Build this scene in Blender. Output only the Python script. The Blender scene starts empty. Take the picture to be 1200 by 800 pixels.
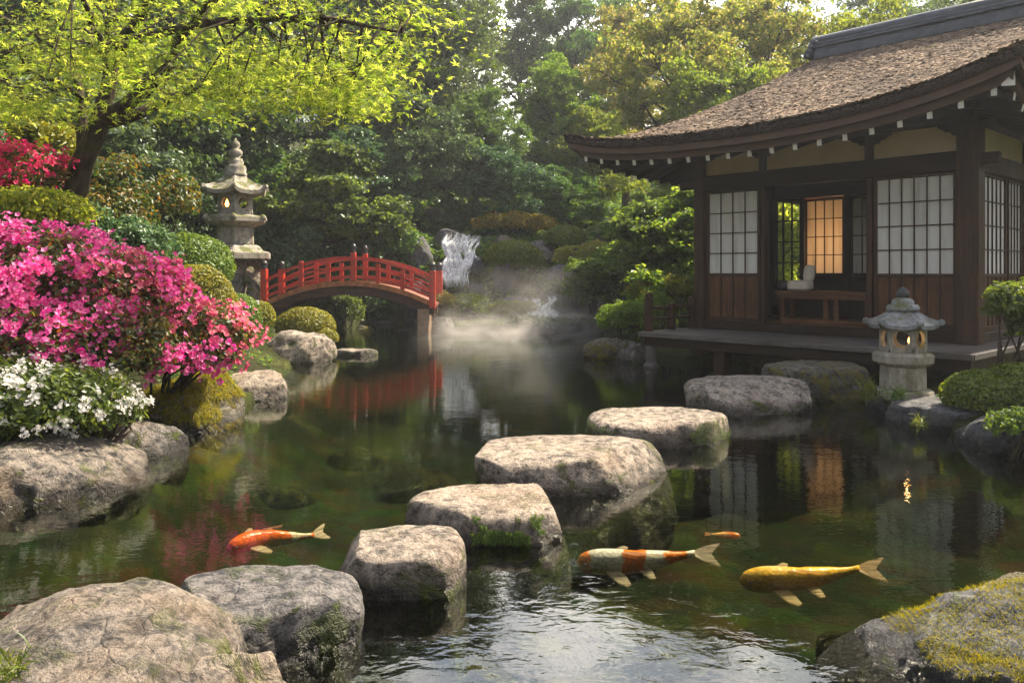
import bpy, bmesh, math, random
import numpy as np
from mathutils import Vector, Matrix
R = math.radians
sc = bpy.context.scene
# ------------------------------------------------------------------ camera
F, EYE, HY = 933.33, 1.5, 318.0
cam_d = bpy.data.cameras.new('camera'); cam = bpy.data.objects.new('camera', cam_d)
sc.collection.objects.link(cam); sc.camera = cam
cam.location = (0, 0, EYE); cam.rotation_euler = (R(90), 0, 0)
cam_d.lens = 28; cam_d.sensor_width = 36; cam_d.shift_y = -82/1200
cam_d.clip_start = 0.05; cam_d.clip_end = 2000
# ------------------------------------------------------------------ light
SUN_AZ, SUN_EL = 62.0, 51.0          # azimuth from +Y towards +X
world = bpy.data.worlds.new('World'); sc.world = world; world.use_nodes = True
wn = world.node_tree; wn.nodes.clear()
wo = wn.nodes.new('ShaderNodeOutputWorld'); bg = wn.nodes.new('ShaderNodeBackground')
sky = wn.nodes.new('ShaderNodeTexSky'); sky.sky_type = 'NISHITA'; sky.sun_disc = False
sky.sun_elevation = R(SUN_EL); sky.sun_rotation = R(SUN_AZ); sky.air_density = 1.2; sky.dust_density = 4.0
tc = wn.nodes.new('ShaderNodeTexCoord'); mp = wn.nodes.new('ShaderNodeMapping'); mp.inputs['Scale'].default_value = (1, 1, 2.4)
cn = wn.nodes.new('ShaderNodeTexNoise'); cn.inputs['Scale'].default_value = 2.6; cn.inputs['Detail'].default_value = 7
cr = wn.nodes.new('ShaderNodeValToRGB'); cr.color_ramp.elements[0].position = .44; cr.color_ramp.elements[1].position = .62
cmix = wn.nodes.new('ShaderNodeMix'); cmix.data_type = 'RGBA'; cmix.inputs['B'].default_value = (7.5, 7.0, 6.9, 1)
wn.links.new(tc.outputs['Generated'], mp.inputs[0]); wn.links.new(mp.outputs[0], cn.inputs['Vector'])
wn.links.new(cn.outputs['Fac'], cr.inputs[0]); wn.links.new(cr.outputs[0], cmix.inputs['Factor'])
wn.links.new(sky.outputs[0], cmix.inputs['A'])
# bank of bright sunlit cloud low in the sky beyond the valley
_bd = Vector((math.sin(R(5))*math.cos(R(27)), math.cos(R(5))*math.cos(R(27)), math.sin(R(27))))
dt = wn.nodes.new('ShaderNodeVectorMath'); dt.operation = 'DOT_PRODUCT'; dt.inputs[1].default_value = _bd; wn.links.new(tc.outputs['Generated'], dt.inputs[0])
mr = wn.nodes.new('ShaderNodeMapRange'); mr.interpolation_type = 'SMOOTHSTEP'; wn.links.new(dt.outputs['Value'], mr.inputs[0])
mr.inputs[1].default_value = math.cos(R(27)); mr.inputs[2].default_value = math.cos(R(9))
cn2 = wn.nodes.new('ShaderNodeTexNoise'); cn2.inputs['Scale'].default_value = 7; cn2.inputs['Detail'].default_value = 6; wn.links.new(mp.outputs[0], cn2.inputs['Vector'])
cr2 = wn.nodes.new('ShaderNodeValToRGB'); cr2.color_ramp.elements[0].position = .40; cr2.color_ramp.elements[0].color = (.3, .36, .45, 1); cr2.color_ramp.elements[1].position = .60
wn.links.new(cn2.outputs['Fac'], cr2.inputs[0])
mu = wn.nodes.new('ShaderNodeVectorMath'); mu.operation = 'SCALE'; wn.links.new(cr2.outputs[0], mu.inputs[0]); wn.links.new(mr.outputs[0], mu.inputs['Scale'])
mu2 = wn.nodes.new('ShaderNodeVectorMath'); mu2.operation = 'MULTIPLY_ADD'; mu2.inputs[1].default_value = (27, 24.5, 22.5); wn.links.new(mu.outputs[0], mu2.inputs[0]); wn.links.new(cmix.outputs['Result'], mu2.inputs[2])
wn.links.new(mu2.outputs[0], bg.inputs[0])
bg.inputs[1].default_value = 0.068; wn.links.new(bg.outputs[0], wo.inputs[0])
sd = bpy.data.lights.new('sun', 'SUN'); sd.energy = 5.0; sd.angle = R(.6); sd.color = (1, .86, .66)
so = bpy.data.objects.new('sun', sd); sc.collection.objects.link(so)
sdir = Vector((math.sin(R(SUN_AZ))*math.cos(R(SUN_EL)), math.cos(R(SUN_AZ))*math.cos(R(SUN_EL)), math.sin(R(SUN_EL))))
so.rotation_euler = sdir.to_track_quat('Z', 'Y').to_euler(); so.location = (0, 0, 30)
sc.view_settings.view_transform = 'Standard'; sc.view_settings.look = 'None'
sc.view_settings.exposure = 1.5; sc.view_settings.gamma = 1
sc.render.engine = 'CYCLES'
cy = sc.cycles; cy.use_denoising = True
try: cy.denoiser = 'OPENIMAGEDENOISE'
except Exception: pass
cy.max_bounces = 7; cy.diffuse_bounces = 3; cy.glossy_bounces = 3; cy.transmission_bounces = 3
cy.transparent_max_bounces = 12; cy.volume_bounces = 0; cy.caustics_reflective = False; cy.caustics_refractive = False
cy.sample_clamp_indirect = 4
try: cy.volume_step_rate = 2
except Exception: pass

# ------------------------------------------------------------------ helpers
def P(px, py, D): return Vector(((px-600)/F*D, D, EYE-(py-HY)/F*D))
def DW(py): return EYE*F/(py-HY)
def lnk(o, parent=None):
    sc.collection.objects.link(o)
    if parent is not None: o.parent = parent
    return o
def tag(o, label=None, cat=None, group=None, kind=None):
    if label: o['label'] = label
    if cat: o['category'] = cat
    if group: o['group'] = group
    if kind: o['kind'] = kind
    return o
def empty(name, loc=(0, 0, 0), rz=0):
    o = bpy.data.objects.new(name, None); o.location = loc; o.rotation_euler = (0, 0, rz); o.empty_display_size = .2
    return lnk(o)
def npmesh(name, V, Fc, mat=None, parent=None, smooth=False):
    """V (N,3); Fc (M,k) int array or list of lists"""
    me = bpy.data.meshes.new(name)
    V = np.asarray(V, dtype=np.float32)
    if isinstance(Fc, np.ndarray):
        M, k = Fc.shape
        me.vertices.add(len(V)); me.vertices.foreach_set('co', V.ravel())
        me.loops.add(M*k); me.loops.foreach_set('vertex_index', Fc.astype(np.int32).ravel())
        me.polygons.add(M); me.polygons.foreach_set('loop_start', np.arange(0, M*k, k, dtype=np.int32))
        me.polygons.foreach_set('loop_total', np.full(M, k, dtype=np.int32))
        me.update(calc_edges=True)
    else:
        me.from_pydata(V.tolist(), [], Fc); me.update()
    if smooth: me.polygons.foreach_set('use_smooth', np.ones(len(me.polygons), dtype=bool))
    if mat: me.materials.append(mat)
    o = bpy.data.objects.new(name, me)
    return lnk(o, parent)
class MB:
    def __init__(s): s.v = []; s.f = []
    def add(s, V, Fc):
        b = len(s.v); s.v += [tuple(x) for x in V]; s.f += [[i+b for i in f] for f in Fc]; return s
    def box(s, x0, x1, y0, y1, z0, z1, M=None):
        V = [Vector((x, y, z)) for z in (z0, z1) for y in (y0, y1) for x in (x0, x1)]
        if M is not None: V = [M @ v for v in V]
        return s.add(V, [(0, 2, 3, 1), (4, 5, 7, 6), (0, 1, 5, 4), (2, 6, 7, 3), (0, 4, 6, 2), (1, 3, 7, 5)])
    def tube(s, pts, rad, n=8, cap=True):
        pts = [Vector(p) for p in pts]
        if not hasattr(rad, '__len__'): rad = [rad]*len(pts)
        V = []; Fc = []; ref = None
        for i, p in enumerate(pts):
            t = (pts[min(i+1, len(pts)-1)]-pts[max(i-1, 0)])
            t = t.normalized() if t.length > 1e-9 else Vector((0, 0, 1))
            if ref is None: ref = Vector((1, 0, 0)) if abs(t.x) < .8 else Vector((0, 1, 0))
            a = (ref - t*ref.dot(t)).normalized(); b = t.cross(a); ref = a
            for k in range(n):
                an = 2*math.pi*k/n; V.append(p+(a*math.cos(an)+b*math.sin(an))*rad[i])
        for i in range(len(pts)-1):
            for k in range(n): Fc.append((i*n+k, i*n+(k+1) % n, (i+1)*n+(k+1) % n, (i+1)*n+k))
        if cap: Fc += [tuple(range(n-1, -1, -1)), tuple(range((len(pts)-1)*n, len(pts)*n))]
        return s.add(V, Fc)
    def lathe(s, prof, n=6, rot=0, c=(0, 0, 0), cap=True):
        V = []; Fc = []
        for r, z in prof:
            for k in range(n):
                a = rot+2*math.pi*k/n; V.append((c[0]+r*math.cos(a), c[1]+r*math.sin(a), c[2]+z))
        for i in range(len(prof)-1):
            for k in range(n): Fc.append((i*n+k, i*n+(k+1) % n, (i+1)*n+(k+1) % n, (i+1)*n+k))
        if cap: Fc += [tuple(range(n-1, -1, -1)), tuple(range((len(prof)-1)*n, len(prof)*n))]
        return s.add(V, Fc)
    def build(s, name, mat, parent=None, bevel=0, smooth=False, seg=1):
        o = npmesh(name, s.v, s.f, mat, parent, smooth)
        if bevel:
            m = o.modifiers.new('bevel', 'BEVEL'); m.width = bevel; m.segments = seg; m.limit_method = 'ANGLE'
        return o
def sel_copy(o, parent=None):
    c = o.copy(); lnk(c, parent)
    for ch in list(o.children): sel_copy(ch, c)
    return c
# ---- numpy noise
def _h(x, y, z, s):
    h = (x.astype(np.int64)*374761393 + y.astype(np.int64)*668265263 + z.astype(np.int64)*2147483629 + s*974711) & 0xffffffff
    h = ((h ^ (h >> 13))*1274126177) & 0xffffffff
    h = ((h ^ (h >> 16))*2246822519) & 0xffffffff
    return ((h ^ (h >> 15)) & 0xffffff)/float(0xffffff)
def vn(p, s=0):
    i = np.floor(p); f = p-i; f = f*f*(3-2*f); i = i.astype(np.int64); r = 0
    for dx in (0, 1):
        for dy in (0, 1):
            for dz in (0, 1):
                w = (f[:, 0] if dx else 1-f[:, 0])*(f[:, 1] if dy else 1-f[:, 1])*(f[:, 2] if dz else 1-f[:, 2])
                r = r+w*_h(i[:, 0]+dx, i[:, 1]+dy, i[:, 2]+dz, s)
    return r*2-1
def fbm(p, s=0, o=4, ridged=False):
    r = 0; a = 1.; t = 0
    for k in range(o):
        n = vn(p*(2.03**k)+k*17.3, s+k)
        if ridged: n = 1-2*np.abs(n)
        r = r+a*n; t += a; a *= .5
    return r/t
def sstep(a, b, x):
    t = np.clip((x-a)/(b-a), 0, 1); return t*t*(3-2*t)
# ---- material DSL
class Mt:
    def __init__(s, name):
        s.m = bpy.data.materials.new(name); s.m.use_nodes = True; s.nt = s.m.node_tree; s.nt.nodes.clear()
        s.o = s.nt.nodes.new('ShaderNodeOutputMaterial')
    def n(s, t, props=None, **inp):
        nd = s.nt.nodes.new('ShaderNode'+t)
        for k, v in (props or {}).items(): setattr(nd, k, v)
        for k, v in inp.items(): s.set(nd, k, v)
        return nd
    def set(s, nd, k, v):
        k = int(k[1:]) if (k[0] == 'i' and k[1:].isdigit()) else k.replace('_', ' ')
        sk = nd.inputs[k]
        if isinstance(v, bpy.types.NodeSocket): s.nt.links.new(v, sk)
        elif isinstance(v, bpy.types.Node): s.nt.links.new(v.outputs[0], sk)
        else:
            if hasattr(sk.default_value, '__len__') and hasattr(v, '__len__') and len(v) == 3 and len(sk.default_value) == 4: v = (*v, 1)
            sk.default_value = v
    def surf(s, nd): s.nt.links.new(nd.outputs[0], s.o.inputs['Surface']); return s.m
    def geo(s, out='Position'): return s.n('NewGeometry').outputs[out]
    def obj(s): return s.n('TexCoord').outputs['Object']
    def map(s, vec, scale=(1, 1, 1), rot=(0, 0, 0)): return s.n('Mapping', i0=vec, Scale=scale, Rotation=rot).outputs[0]
    def noise(s, vec, scale, detail=4, rough=.55, dist=0): return s.n('TexNoise', Vector=vec, Scale=scale, Detail=detail, Roughness=rough, Distortion=dist).outputs['Fac']
    def ramp(s, fac, stops):
        nd = s.n('ValToRGB', i0=fac); e = nd.color_ramp.elements
        while len(e) < len(stops): e.new(.5)
        for q, (p, c) in zip(e, stops):
            q.position = p; q.color = (c, c, c, 1) if not hasattr(c, '__len__') else (*c, 1)
        return nd.outputs[0]
    def mix(s, fac, a, b, mode='MIX'):
        nd = s.n('Mix', {'data_type': 'RGBA', 'blend_type': mode})
        for k, v in ((0, fac), (6, a), (7, b)):
            sk = nd.inputs[k]
            if isinstance(v, bpy.types.NodeSocket): s.nt.links.new(v, sk)
            else: sk.default_value = (*v, 1) if hasattr(v, '__len__') else v
        return nd.outputs[2]
    def math(s, op, a, b=0.): return s.n('Math', {'operation': op}, i0=a, i1=b).outputs[0]
    def bump(s, h, strength=.5, dist=.02, normal=None):
        nd = s.n('Bump', Height=h, Strength=strength, Distance=dist)
        if normal is not None: s.set(nd, 'Normal', normal)
        return nd.outputs[0]
    def pbr(s, col, rough=.7, normal=None, **kw):
        nd = s.n('BsdfPrincipled', Base_Color=col, Roughness=rough)
        nd.inputs['Specular IOR Level'].default_value = kw.get('spec', .4)
        if normal is not None: s.set(nd, 'Normal', normal)
        return nd

# ------------------------------------------------------------------ materials
def rock_mat(name, dark, mid, light, moss=.35, warm=(.30, .22, .14), moss_c=(.10, .13, .015)):
    m = Mt(name); p = m.geo(); nrm = m.n('NewGeometry').outputs['Normal']
    n1 = m.noise(p, 2.2, 8, .62, .6); n2 = m.noise(p, 14, 8, .7, .4); n3 = m.noise(p, 60, 4, .7)
    c = m.ramp(n1, [(.34, dark), (.5, mid), (.66, light)])
    c = m.mix(m.ramp(n2, [(.42, 0), (.62, .75)]), c, light)
    c = m.mix(m.ramp(n2, [(.36, .9), (.5, 0)]), c, dark)
    c = m.mix(m.ramp(m.noise(p, 1.3, 5, .6), [(.5, 0), (.68, .6)]), c, warm)
    # pale crusty lichen spots
    v = m.n('TexVoronoi', Vector=p, Scale=9).outputs['Distance']
    lic = m.math('MULTIPLY', m.ramp(v, [(.12, 1), (.26, 0)]), m.ramp(m.noise(p, 5, 4), [(.5, 0), (.6, .5)]))
    c = m.mix(lic, c, (.42, .41, .36))
    sp = m.ramp(n3, [(.35, .55), (.5, 1.), (.68, 1.25)])
    c = m.mix(1., c, sp, 'MULTIPLY')
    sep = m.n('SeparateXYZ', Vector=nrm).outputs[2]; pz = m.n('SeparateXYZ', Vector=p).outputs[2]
    wet = m.ramp(pz, [(.0, 0), (.09, 1)]); wet_shade = m.ramp(m.math('ADD', pz, m.math('MULTIPLY', m.noise(p, 5, 5), .20)), [(.13, .20), (.25, 1)])
    c = m.mix(1., c, wet_shade, 'MULTIPLY')  # damp at the waterline, raised further to paint shade on the stone sides
    mf = m.ramp(m.noise(p, 3.6, 7, .7, .8), [(.62-moss*.3, 0), (.70-moss*.3, 1)])
    edge = m.ramp(sep, [(.05, .75), (.45, 1), (.9, .35 if moss < .6 else 1)])
    mf = m.math('MULTIPLY', mf, edge)
    mc = m.mix(m.noise(p, 30, 5), tuple(x*.35 for x in moss_c), tuple(min(1, x*2.0) for x in moss_c))
    c = m.mix(mf, c, mc)
    oi = m.n('ObjectInfo').outputs['Random']; c = m.mix(1., c, m.ramp(oi, [(0, (.72, .76, .84)), (.35, (1.02, .98, .93)), (.65, (.85, .82, .80)), (1, (1.1, 1.02, .9))]), 'MULTIPLY')
    vc = m.n('TexVoronoi', {'feature': 'DISTANCE_TO_EDGE'}, Vector=m.n('VectorMath', {'operation': 'ADD'}, i0=p, i1=m.n('TexNoise', Vector=p, Scale=1.4, Detail=5.).outputs['Color']).outputs[0], Scale=4.5).outputs[0]
    h = m.math('ADD', m.math('MULTIPLY', n2, .7), m.math('MULTIPLY', n3, .35))
    h = m.math('ADD', h, m.math('MULTIPLY', m.ramp(vc, [(0, 0), (.05, 1)]), .03 if moss < .23 else .14))
    h = m.math('ADD', h, m.math('MULTIPLY', m.math('MULTIPLY', mf, m.noise(p, 90, 3)), 1.2))
    rg = m.ramp(wet_shade, [(.2, .22), (1, .85)])
    return m.surf(m.pbr(c, rg, m.bump(h, 1., .06), spec=.35))
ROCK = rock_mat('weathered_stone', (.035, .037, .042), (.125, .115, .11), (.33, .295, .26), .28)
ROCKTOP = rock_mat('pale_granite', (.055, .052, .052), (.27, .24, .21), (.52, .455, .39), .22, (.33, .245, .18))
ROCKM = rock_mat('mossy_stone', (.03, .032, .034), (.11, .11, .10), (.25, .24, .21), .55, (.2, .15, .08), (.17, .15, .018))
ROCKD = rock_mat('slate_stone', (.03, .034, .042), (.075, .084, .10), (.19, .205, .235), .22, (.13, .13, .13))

def leaf_mat(name, cols, trans=.5, tcol=1.6, gloss=.06, objvar=.25):
    gloss *= .4; trans = min(trans+.05, .7)
    return leaf_mat_(name, [tuple(min(.9, x*(1.25 if max(c) < .4 else 1)) for x in c) for c in cols], trans, tcol, gloss, objvar)
def leaf_mat_(name, cols, trans, tcol, gloss, objvar):
    """cols: list of colours picked per leaf"""
    m = Mt(name); ri = m.n('NewGeometry').outputs['Random Per Island']; oi = m.n('ObjectInfo').outputs['Random']
    st = [(i/(len(cols)-1) if len(cols) > 1 else 0, c) for i, c in enumerate(cols)]
    c = m.ramp(ri, st)
    big = m.noise(m.geo(), .8, 3)
    hv = m.n('HueSaturation', Color=c, Hue=m.math('ADD', m.math('MULTIPLY', m.math('SUBTRACT', oi, .5), .05*objvar*4), .5),
             Value=m.math('ADD', m.math('MULTIPLY', big, .9), .55)).outputs[0]
    d = m.n('BsdfDiffuse', Color=hv)
    tc_ = m.n('HueSaturation', Color=hv, Hue=.485, Saturation=1.1, Value=tcol).outputs[0]
    t = m.n('BsdfTranslucent', Color=tc_)
    a = m.n('MixShader', i0=trans, i1=d.outputs[0], i2=t.outputs[0])
    g = m.n('BsdfGlossy', Color=(.9, .95, 1), Roughness=.42)
    b = m.n('MixShader', i0=gloss, i1=a.outputs[0], i2=g.outputs[0])
    return m.surf(b)
L_MAPLE = leaf_mat('maple_leaves', [(.065, .11, .015), (.15, .19, .03), (.25, .27, .055)], .62, 2.3, .03)
L_DARK = leaf_mat('evergreen_leaves', [(.022, .048, .015), (.042, .08, .022), (.08, .125, .032)], .35, 1.6, .08)
L_MID = leaf_mat('green_leaves', [(.034, .07, .015), (.065, .115, .02), (.11, .16, .03)], .45, 1.8, .06)
L_LIGHT = leaf_mat('light_leaves', [(.07, .12, .018), (.12, .17, .025), (.18, .21, .04)], .5, 1.8, .05)
L_GOLD = leaf_mat('golden_leaves', [(.08, .13, .02), (.17, .20, .035), (.25, .21, .07)], .5, 1.7, .05)
L_CLIP = leaf_mat('clipped_leaves', [(.05, .085, .012), (.10, .14, .018), (.17, .20, .03)], .35, 1.5, .06)
L_CLIPG = leaf_mat('golden_clipped_leaves', [(.09, .10, .012), (.18, .18, .02), (.26, .22, .03)], .35, 1.5, .06)
L_AZ = leaf_mat('azalea_leaves', [(.02, .045, .012), (.045, .075, .014), (.10, .11, .02), (.20, .10, .02)], .4, 1.6, .08)
L_BLUE = leaf_mat('bluish_leaves', [(.026, .06, .024), (.05, .10, .034), (.09, .15, .045)], .35, 1.5, .1)
L_MOSS = leaf_mat('moss_fronds', [(.10, .11, .012), (.20, .19, .018), (.30, .24, .03)], .4, 1.5, .02)
L_GRASS = leaf_mat('grass_blades', [(.04, .08, .012), (.09, .14, .02), (.15, .18, .03)], .45, 1.6, .05)
PINK = leaf_mat('pink_petals', [(.74, .05, .30), (.88, .11, .40), (.88, .24, .50), (.9, .36, .58)], .35, 1.15, .03, .0)
SALMON = leaf_mat('salmon_petals', [(.62, .06, .16), (.75, .18, .26), (.82, .34, .36)], .35, 1.15, .03, .0)
CRIMSON = leaf_mat('crimson_petals', [(.55, .02, .09), (.70, .06, .17), (.78, .14, .25)], .35, 1.15, .03, .0)
WHITE = leaf_mat('white_petals', [(.62, .60, .52), (.76, .74, .70), (.8, .8, .78)], .3, 1.0, .03, .0)
def bark_mat(name, a, b, moss=True):
    m = Mt(name); p = m.geo(); n = m.noise(m.map(p, (1, 1, .3)), 18, 7, .7, .5)
    c = m.ramp(n, [(.35, a), (.65, b)])
    if moss: c = m.mix(m.ramp(m.noise(p, 4, 5), [(.52, 0), (.66, .6)]), c, (.05, .065, .02))
    return m.surf(m.pbr(c, .9, m.bump(n, .8, .03), spec=.2))
BARK = bark_mat('bark', (.018, .013, .010), (.085, .062, .045))
BARKP = bark_mat('grey_bark', (.03, .027, .024), (.12, .105, .09))
def wood_mat(name, a, b, ax=2, rough=.55, wet=False):
    m = Mt(name); p = m.obj(); s = [22, 22, 22]; s[ax] = 1.2
    oi = m.n('ObjectInfo').outputs['Random']
    n = m.noise(m.n('VectorMath', {'operation': 'ADD'}, i0=m.map(p, tuple(s)), i1=oi).outputs[0], 1.5, 7, .65, .8)
    n2 = m.noise(p, 1.7, 4, .6)
    c = m.ramp(n, [(.3, a), (.7, b)])
    c = m.mix(1., c, m.ramp(n2, [(.3, .6), (.7, 1.25)]), 'MULTIPLY')
    return m.surf(m.pbr(c, m.ramp(n2, [(.3, rough-.12), (.7, rough+.15)]), m.bump(n, .6, .006), spec=.22))
WV = wood_mat('dark_wood_upright', (.016, .007, .003), (.075, .034, .016), 2)
WH = wood_mat('dark_wood_beam', (.011, .006, .004), (.042, .021, .012), 0)
WP = wood_mat('brown_panel_wood', (.04, .018, .009), (.175, .08, .036), 2)
WD = wood_mat('grey_deck_wood', (.055, .050, .048), (.17, .155, .145), 0, .42)
WB = wood_mat('bench_wood', (.06, .025, .012), (.17, .075, .035), 0, .35)
def simple(name, col, rough=.7, var=.2, scale=6, bump=.2, spec=.4):
    m = Mt(name); p = m.geo(); n = m.noise(p, scale, 6, .65, .3)
    c = m.mix(1., col, m.ramp(n, [(.3, 1-var), (.7, 1+var)]), 'MULTIPLY')
    return m.surf(m.pbr(c, rough, m.bump(m.noise(p, scale*8, 4), bump, .01), spec=spec))
PLASTER = simple('aged_plaster', (.66, .54, .40), .85, .12, 2)
CAPW = simple('white_painted_wood', (.74, .72, .68), .6, .08, 10)
TILE = simple('ridge_tile', (.065, .075, .095), .38, .35, 5, .4)
def paper():
    m = Mt('shoji_paper'); p = m.obj(); n = m.noise(m.map(p, (9, 9, .7)), 1, 3)
    c = m.ramp(n, [(.3, (.66, .65, .62)), (.5, (.84, .83, .80)), (.7, (.89, .88, .86))])
    c = m.mix(m.ramp(m.noise(p, 1.1, 4), [(.5, 0), (.8, .25)]), c, (.55, .47, .33))
    return m.surf(m.n('MixShader', i0=.3, i1=m.n('BsdfDiffuse', Color=c).outputs[0], i2=m.n('BsdfTranslucent', Color=c).outputs[0]))
PAPER = paper()
def lantern_stone(name, a, b, moss):
    m = Mt(name); p = m.geo(); n = m.noise(p, 6, 8, .7, .5); n3 = m.noise(p, 45, 5, .7)
    c = m.ramp(n, [(.32, a), (.62, b)]); c = m.mix(m.ramp(n3, [(.36, .7), (.5, 0)]), c, a)
    sep = m.n('SeparateXYZ', Vector=m.geo('Normal')).outputs[2]
    st = m.ramp(m.noise(m.map(p, (1, 1, .25)), 9, 5, .6, .5), [(.5, 0), (.62, .7)])
    c = m.mix(m.math('MULTIPLY', st, .7), c, (.13, .10, .05))
    mf = m.math('MULTIPLY', m.ramp(m.noise(p, 4, 6, .65), [(.6-moss*.3, 0), (.68-moss*.3, 1)]), m.ramp(sep, [(.1, .15), (.7, 1)]))
    c = m.mix(mf, c, (.10, .11, .03))
    return m.surf(m.pbr(c, .85, m.bump(m.math('ADD', n, m.math('MULTIPLY', n3, .6)), .8, .012), spec=.3))
STONEL = lantern_stone('lantern_granite', (.13, .12, .105), (.42, .39, .34), .4)
STONER = lantern_stone('lantern_stone_cream', (.17, .155, .13), (.44, .41, .34), .45)
STONEG = lantern_stone('lantern_stone_grey', (.11, .12, .13), (.34, .36, .37), .25)
def redmat():
    m = Mt('vermilion_lacquer'); p = m.geo(); n = m.noise(p, 5, 6, .65)
    c = m.ramp(n, [(.3, (.30, .018, .010)), (.55, (.50, .03, .015)), (.75, (.58, .055, .03))])
    c = m.mix(m.ramp(m.noise(p, 16, 6, .75), [(.52, 0), (.60, .75)]), c, (.16, .05, .03)); c = m.mix(m.ramp(m.noise(p, 2.5, 5, .7), [(.5, 0), (.7, .5)]), c, (.34, .07, .04))
    return m.surf(m.pbr(c, .38, m.bump(n, .2, .01), spec=.5))
RED = redmat()
REDE = simple('weathered_red_edge', (.30, .11, .04), .7, .5, 9)
BLACK = simple('blackened_cap', (.03, .028, .03), .35, .3, 9)
ARCHW = wood_mat('arch_beam_wood', (.035, .018, .013), (.12, .06, .04), 0, .7)
def flame_mat():
    m = Mt('flame'); return m.surf(m.n('Emission', Color=(1, .45, .10), Strength=3.))
FLAME = flame_mat()
def ground_mat():
    m = Mt('mossy_ground'); p = m.geo(); z = m.n('SeparateXYZ', Vector=p).outputs[2]
    n = m.noise(p, 1.3, 7, .65, .4); n2 = m.noise(p, 14, 6, .7)
    g = m.ramp(n, [(.32, (.022, .018, .011)), (.5, (.035, .045, .012)), (.68, (.075, .085, .018))])
    g = m.mix(m.ramp(n2, [(.4, .7), (.55, 0)]), g, (.02, .015, .01))
    v = m.n('TexVoronoi', Vector=p, Scale=5.5); v.inputs['Randomness'].default_value = 1
    peb = m.ramp(m.noise(p, 3, 5), [(.3, (.035, .040, .018)), (.5, (.085, .08, .035)), (.7, (.17, .14, .07))])
    peb = m.mix(.55, peb, m.mix(1., v.outputs['Color'], (.12, .11, .06), 'MULTIPLY'))
    peb = m.mix(m.ramp(m.noise(p, .9, 4), [(.42, .85), (.62, .1)]), peb, (.012, .022, .010))
    c = m.mix(m.ramp(z, [(.485, 0), (.5, 1)]), peb, g)
    zf = m.math('ADD', m.math('MULTIPLY', z, .25), .5)
    c = m.mix(m.ramp(zf, [(.49, 0), (.5, 1)]), peb, g)
    h = m.math('ADD', n2, m.math('MULTIPLY', v.outputs['Distance'], -.8))
    return m.surf(m.pbr(c, .95, m.bump(h, .8, .05), spec=.1))
GROUND = ground_mat()
def water_mat():
    m = Mt('pond_water'); p = m.geo()
    a = m.noise(m.map(p, (1, 1.0, 1)), 1.3, 2, .5, .4)
    b = m.noise(m.map(p, (1.0, 1.5, 1), (0, 0, .35)), 4.5, 3, .5, .8)
    c = m.noise(m.map(p, (1, 1.8, 1), (0, 0, -.25)), 17, 2, .5, .3)
    gust = m.ramp(m.noise(p, .55, 3), [(.38, .25), (.62, 1)])
    y = m.n('SeparateXYZ', Vector=p).outputs[1]
    near = m.ramp(m.math('MULTIPLY', y, .1), [(.3, 1), (.47, .30)])      # livelier water by the near stones
    h = m.math('ADD', m.math('MULTIPLY', a, .009), m.math('MULTIPLY', b, .0020))
    h = m.math('MULTIPLY', h, near)
    h = m.math('ADD', h, m.math('MULTIPLY', m.math('MULTIPLY', c, gust), .0008))
    h = m.math('ADD', h, m.math('MULTIPLY', m.math('MULTIPLY', b, gust), .0012))
    nm = m.bump(h, 1., 1.)
    fr = m.n('Fresnel', IOR=1.5, Normal=nm)
    t = m.n('BsdfTransparent', Color=(.93, .95, .90)); g = m.n('BsdfGlossy', Color=(.93, .96, .93), Roughness=.025, Normal=nm)
    va = m.n('VolumeAbsorption', Color=(.46, .54, .16), Density=.85)
    m.nt.links.new(va.outputs[0], m.o.inputs['Volume'])
    return m.surf(m.n('MixShader', i0=fr.outputs[0], i1=t.outputs[0], i2=g.outputs[0]))
WATER = water_mat()

# ------------------------------------------------------------------ terrain and water
POND = np.array([(-3.7, .9), (-3.75, 4), (-3.5, 4.9), (-3.05, 5.5), (-3.15, 6.6), (-3.0, 7.7), (-3.0, 9.3), (-3.5, 12.6), (-3.35, 14.5), (-4.3, 16.5), (-4.6, 20), (-3.9, 23),
                 (-2.6, 22.6), (-2.2, 19.9), (-1.2, 19.2), (0, 19.1), (1.9, 19.0), (2.6, 17), (2.2, 14.9), (2.6, 13.4), (3.5, 12.2), (5.2, 10.2), (4.8, 9.3), (4.1, 8.5), (4.05, 6.7), (4.5, 6.2), (5.3, 5), (5.3, .9)])
def pdist(x, y):
    """signed distance to pond outline, positive inside"""
    x = np.asarray(x, float); y = np.asarray(y, float); d = np.full(x.shape, 1e9); ins = np.zeros(x.shape, bool)
    n = len(POND)
    for i in range(n):
        a = POND[i]; b = POND[(i+1) % n]; e = b-a
        t = np.clip(((x-a[0])*e[0]+(y-a[1])*e[1])/(e@e), 0, 1)
        d = np.minimum(d, np.hypot(x-a[0]-t*e[0], y-a[1]-t*e[1]))
        c = ((a[1] > y) != (b[1] > y))
        with np.errstate(divide='ignore', invalid='ignore'):
            c &= x < (b[0]-a[0])*(y-a[1])/((b[1]-a[1]) if b[1] != a[1] else 1e-9)+a[0]
        ins ^= c
    return np.where(ins, d, -d)
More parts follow.
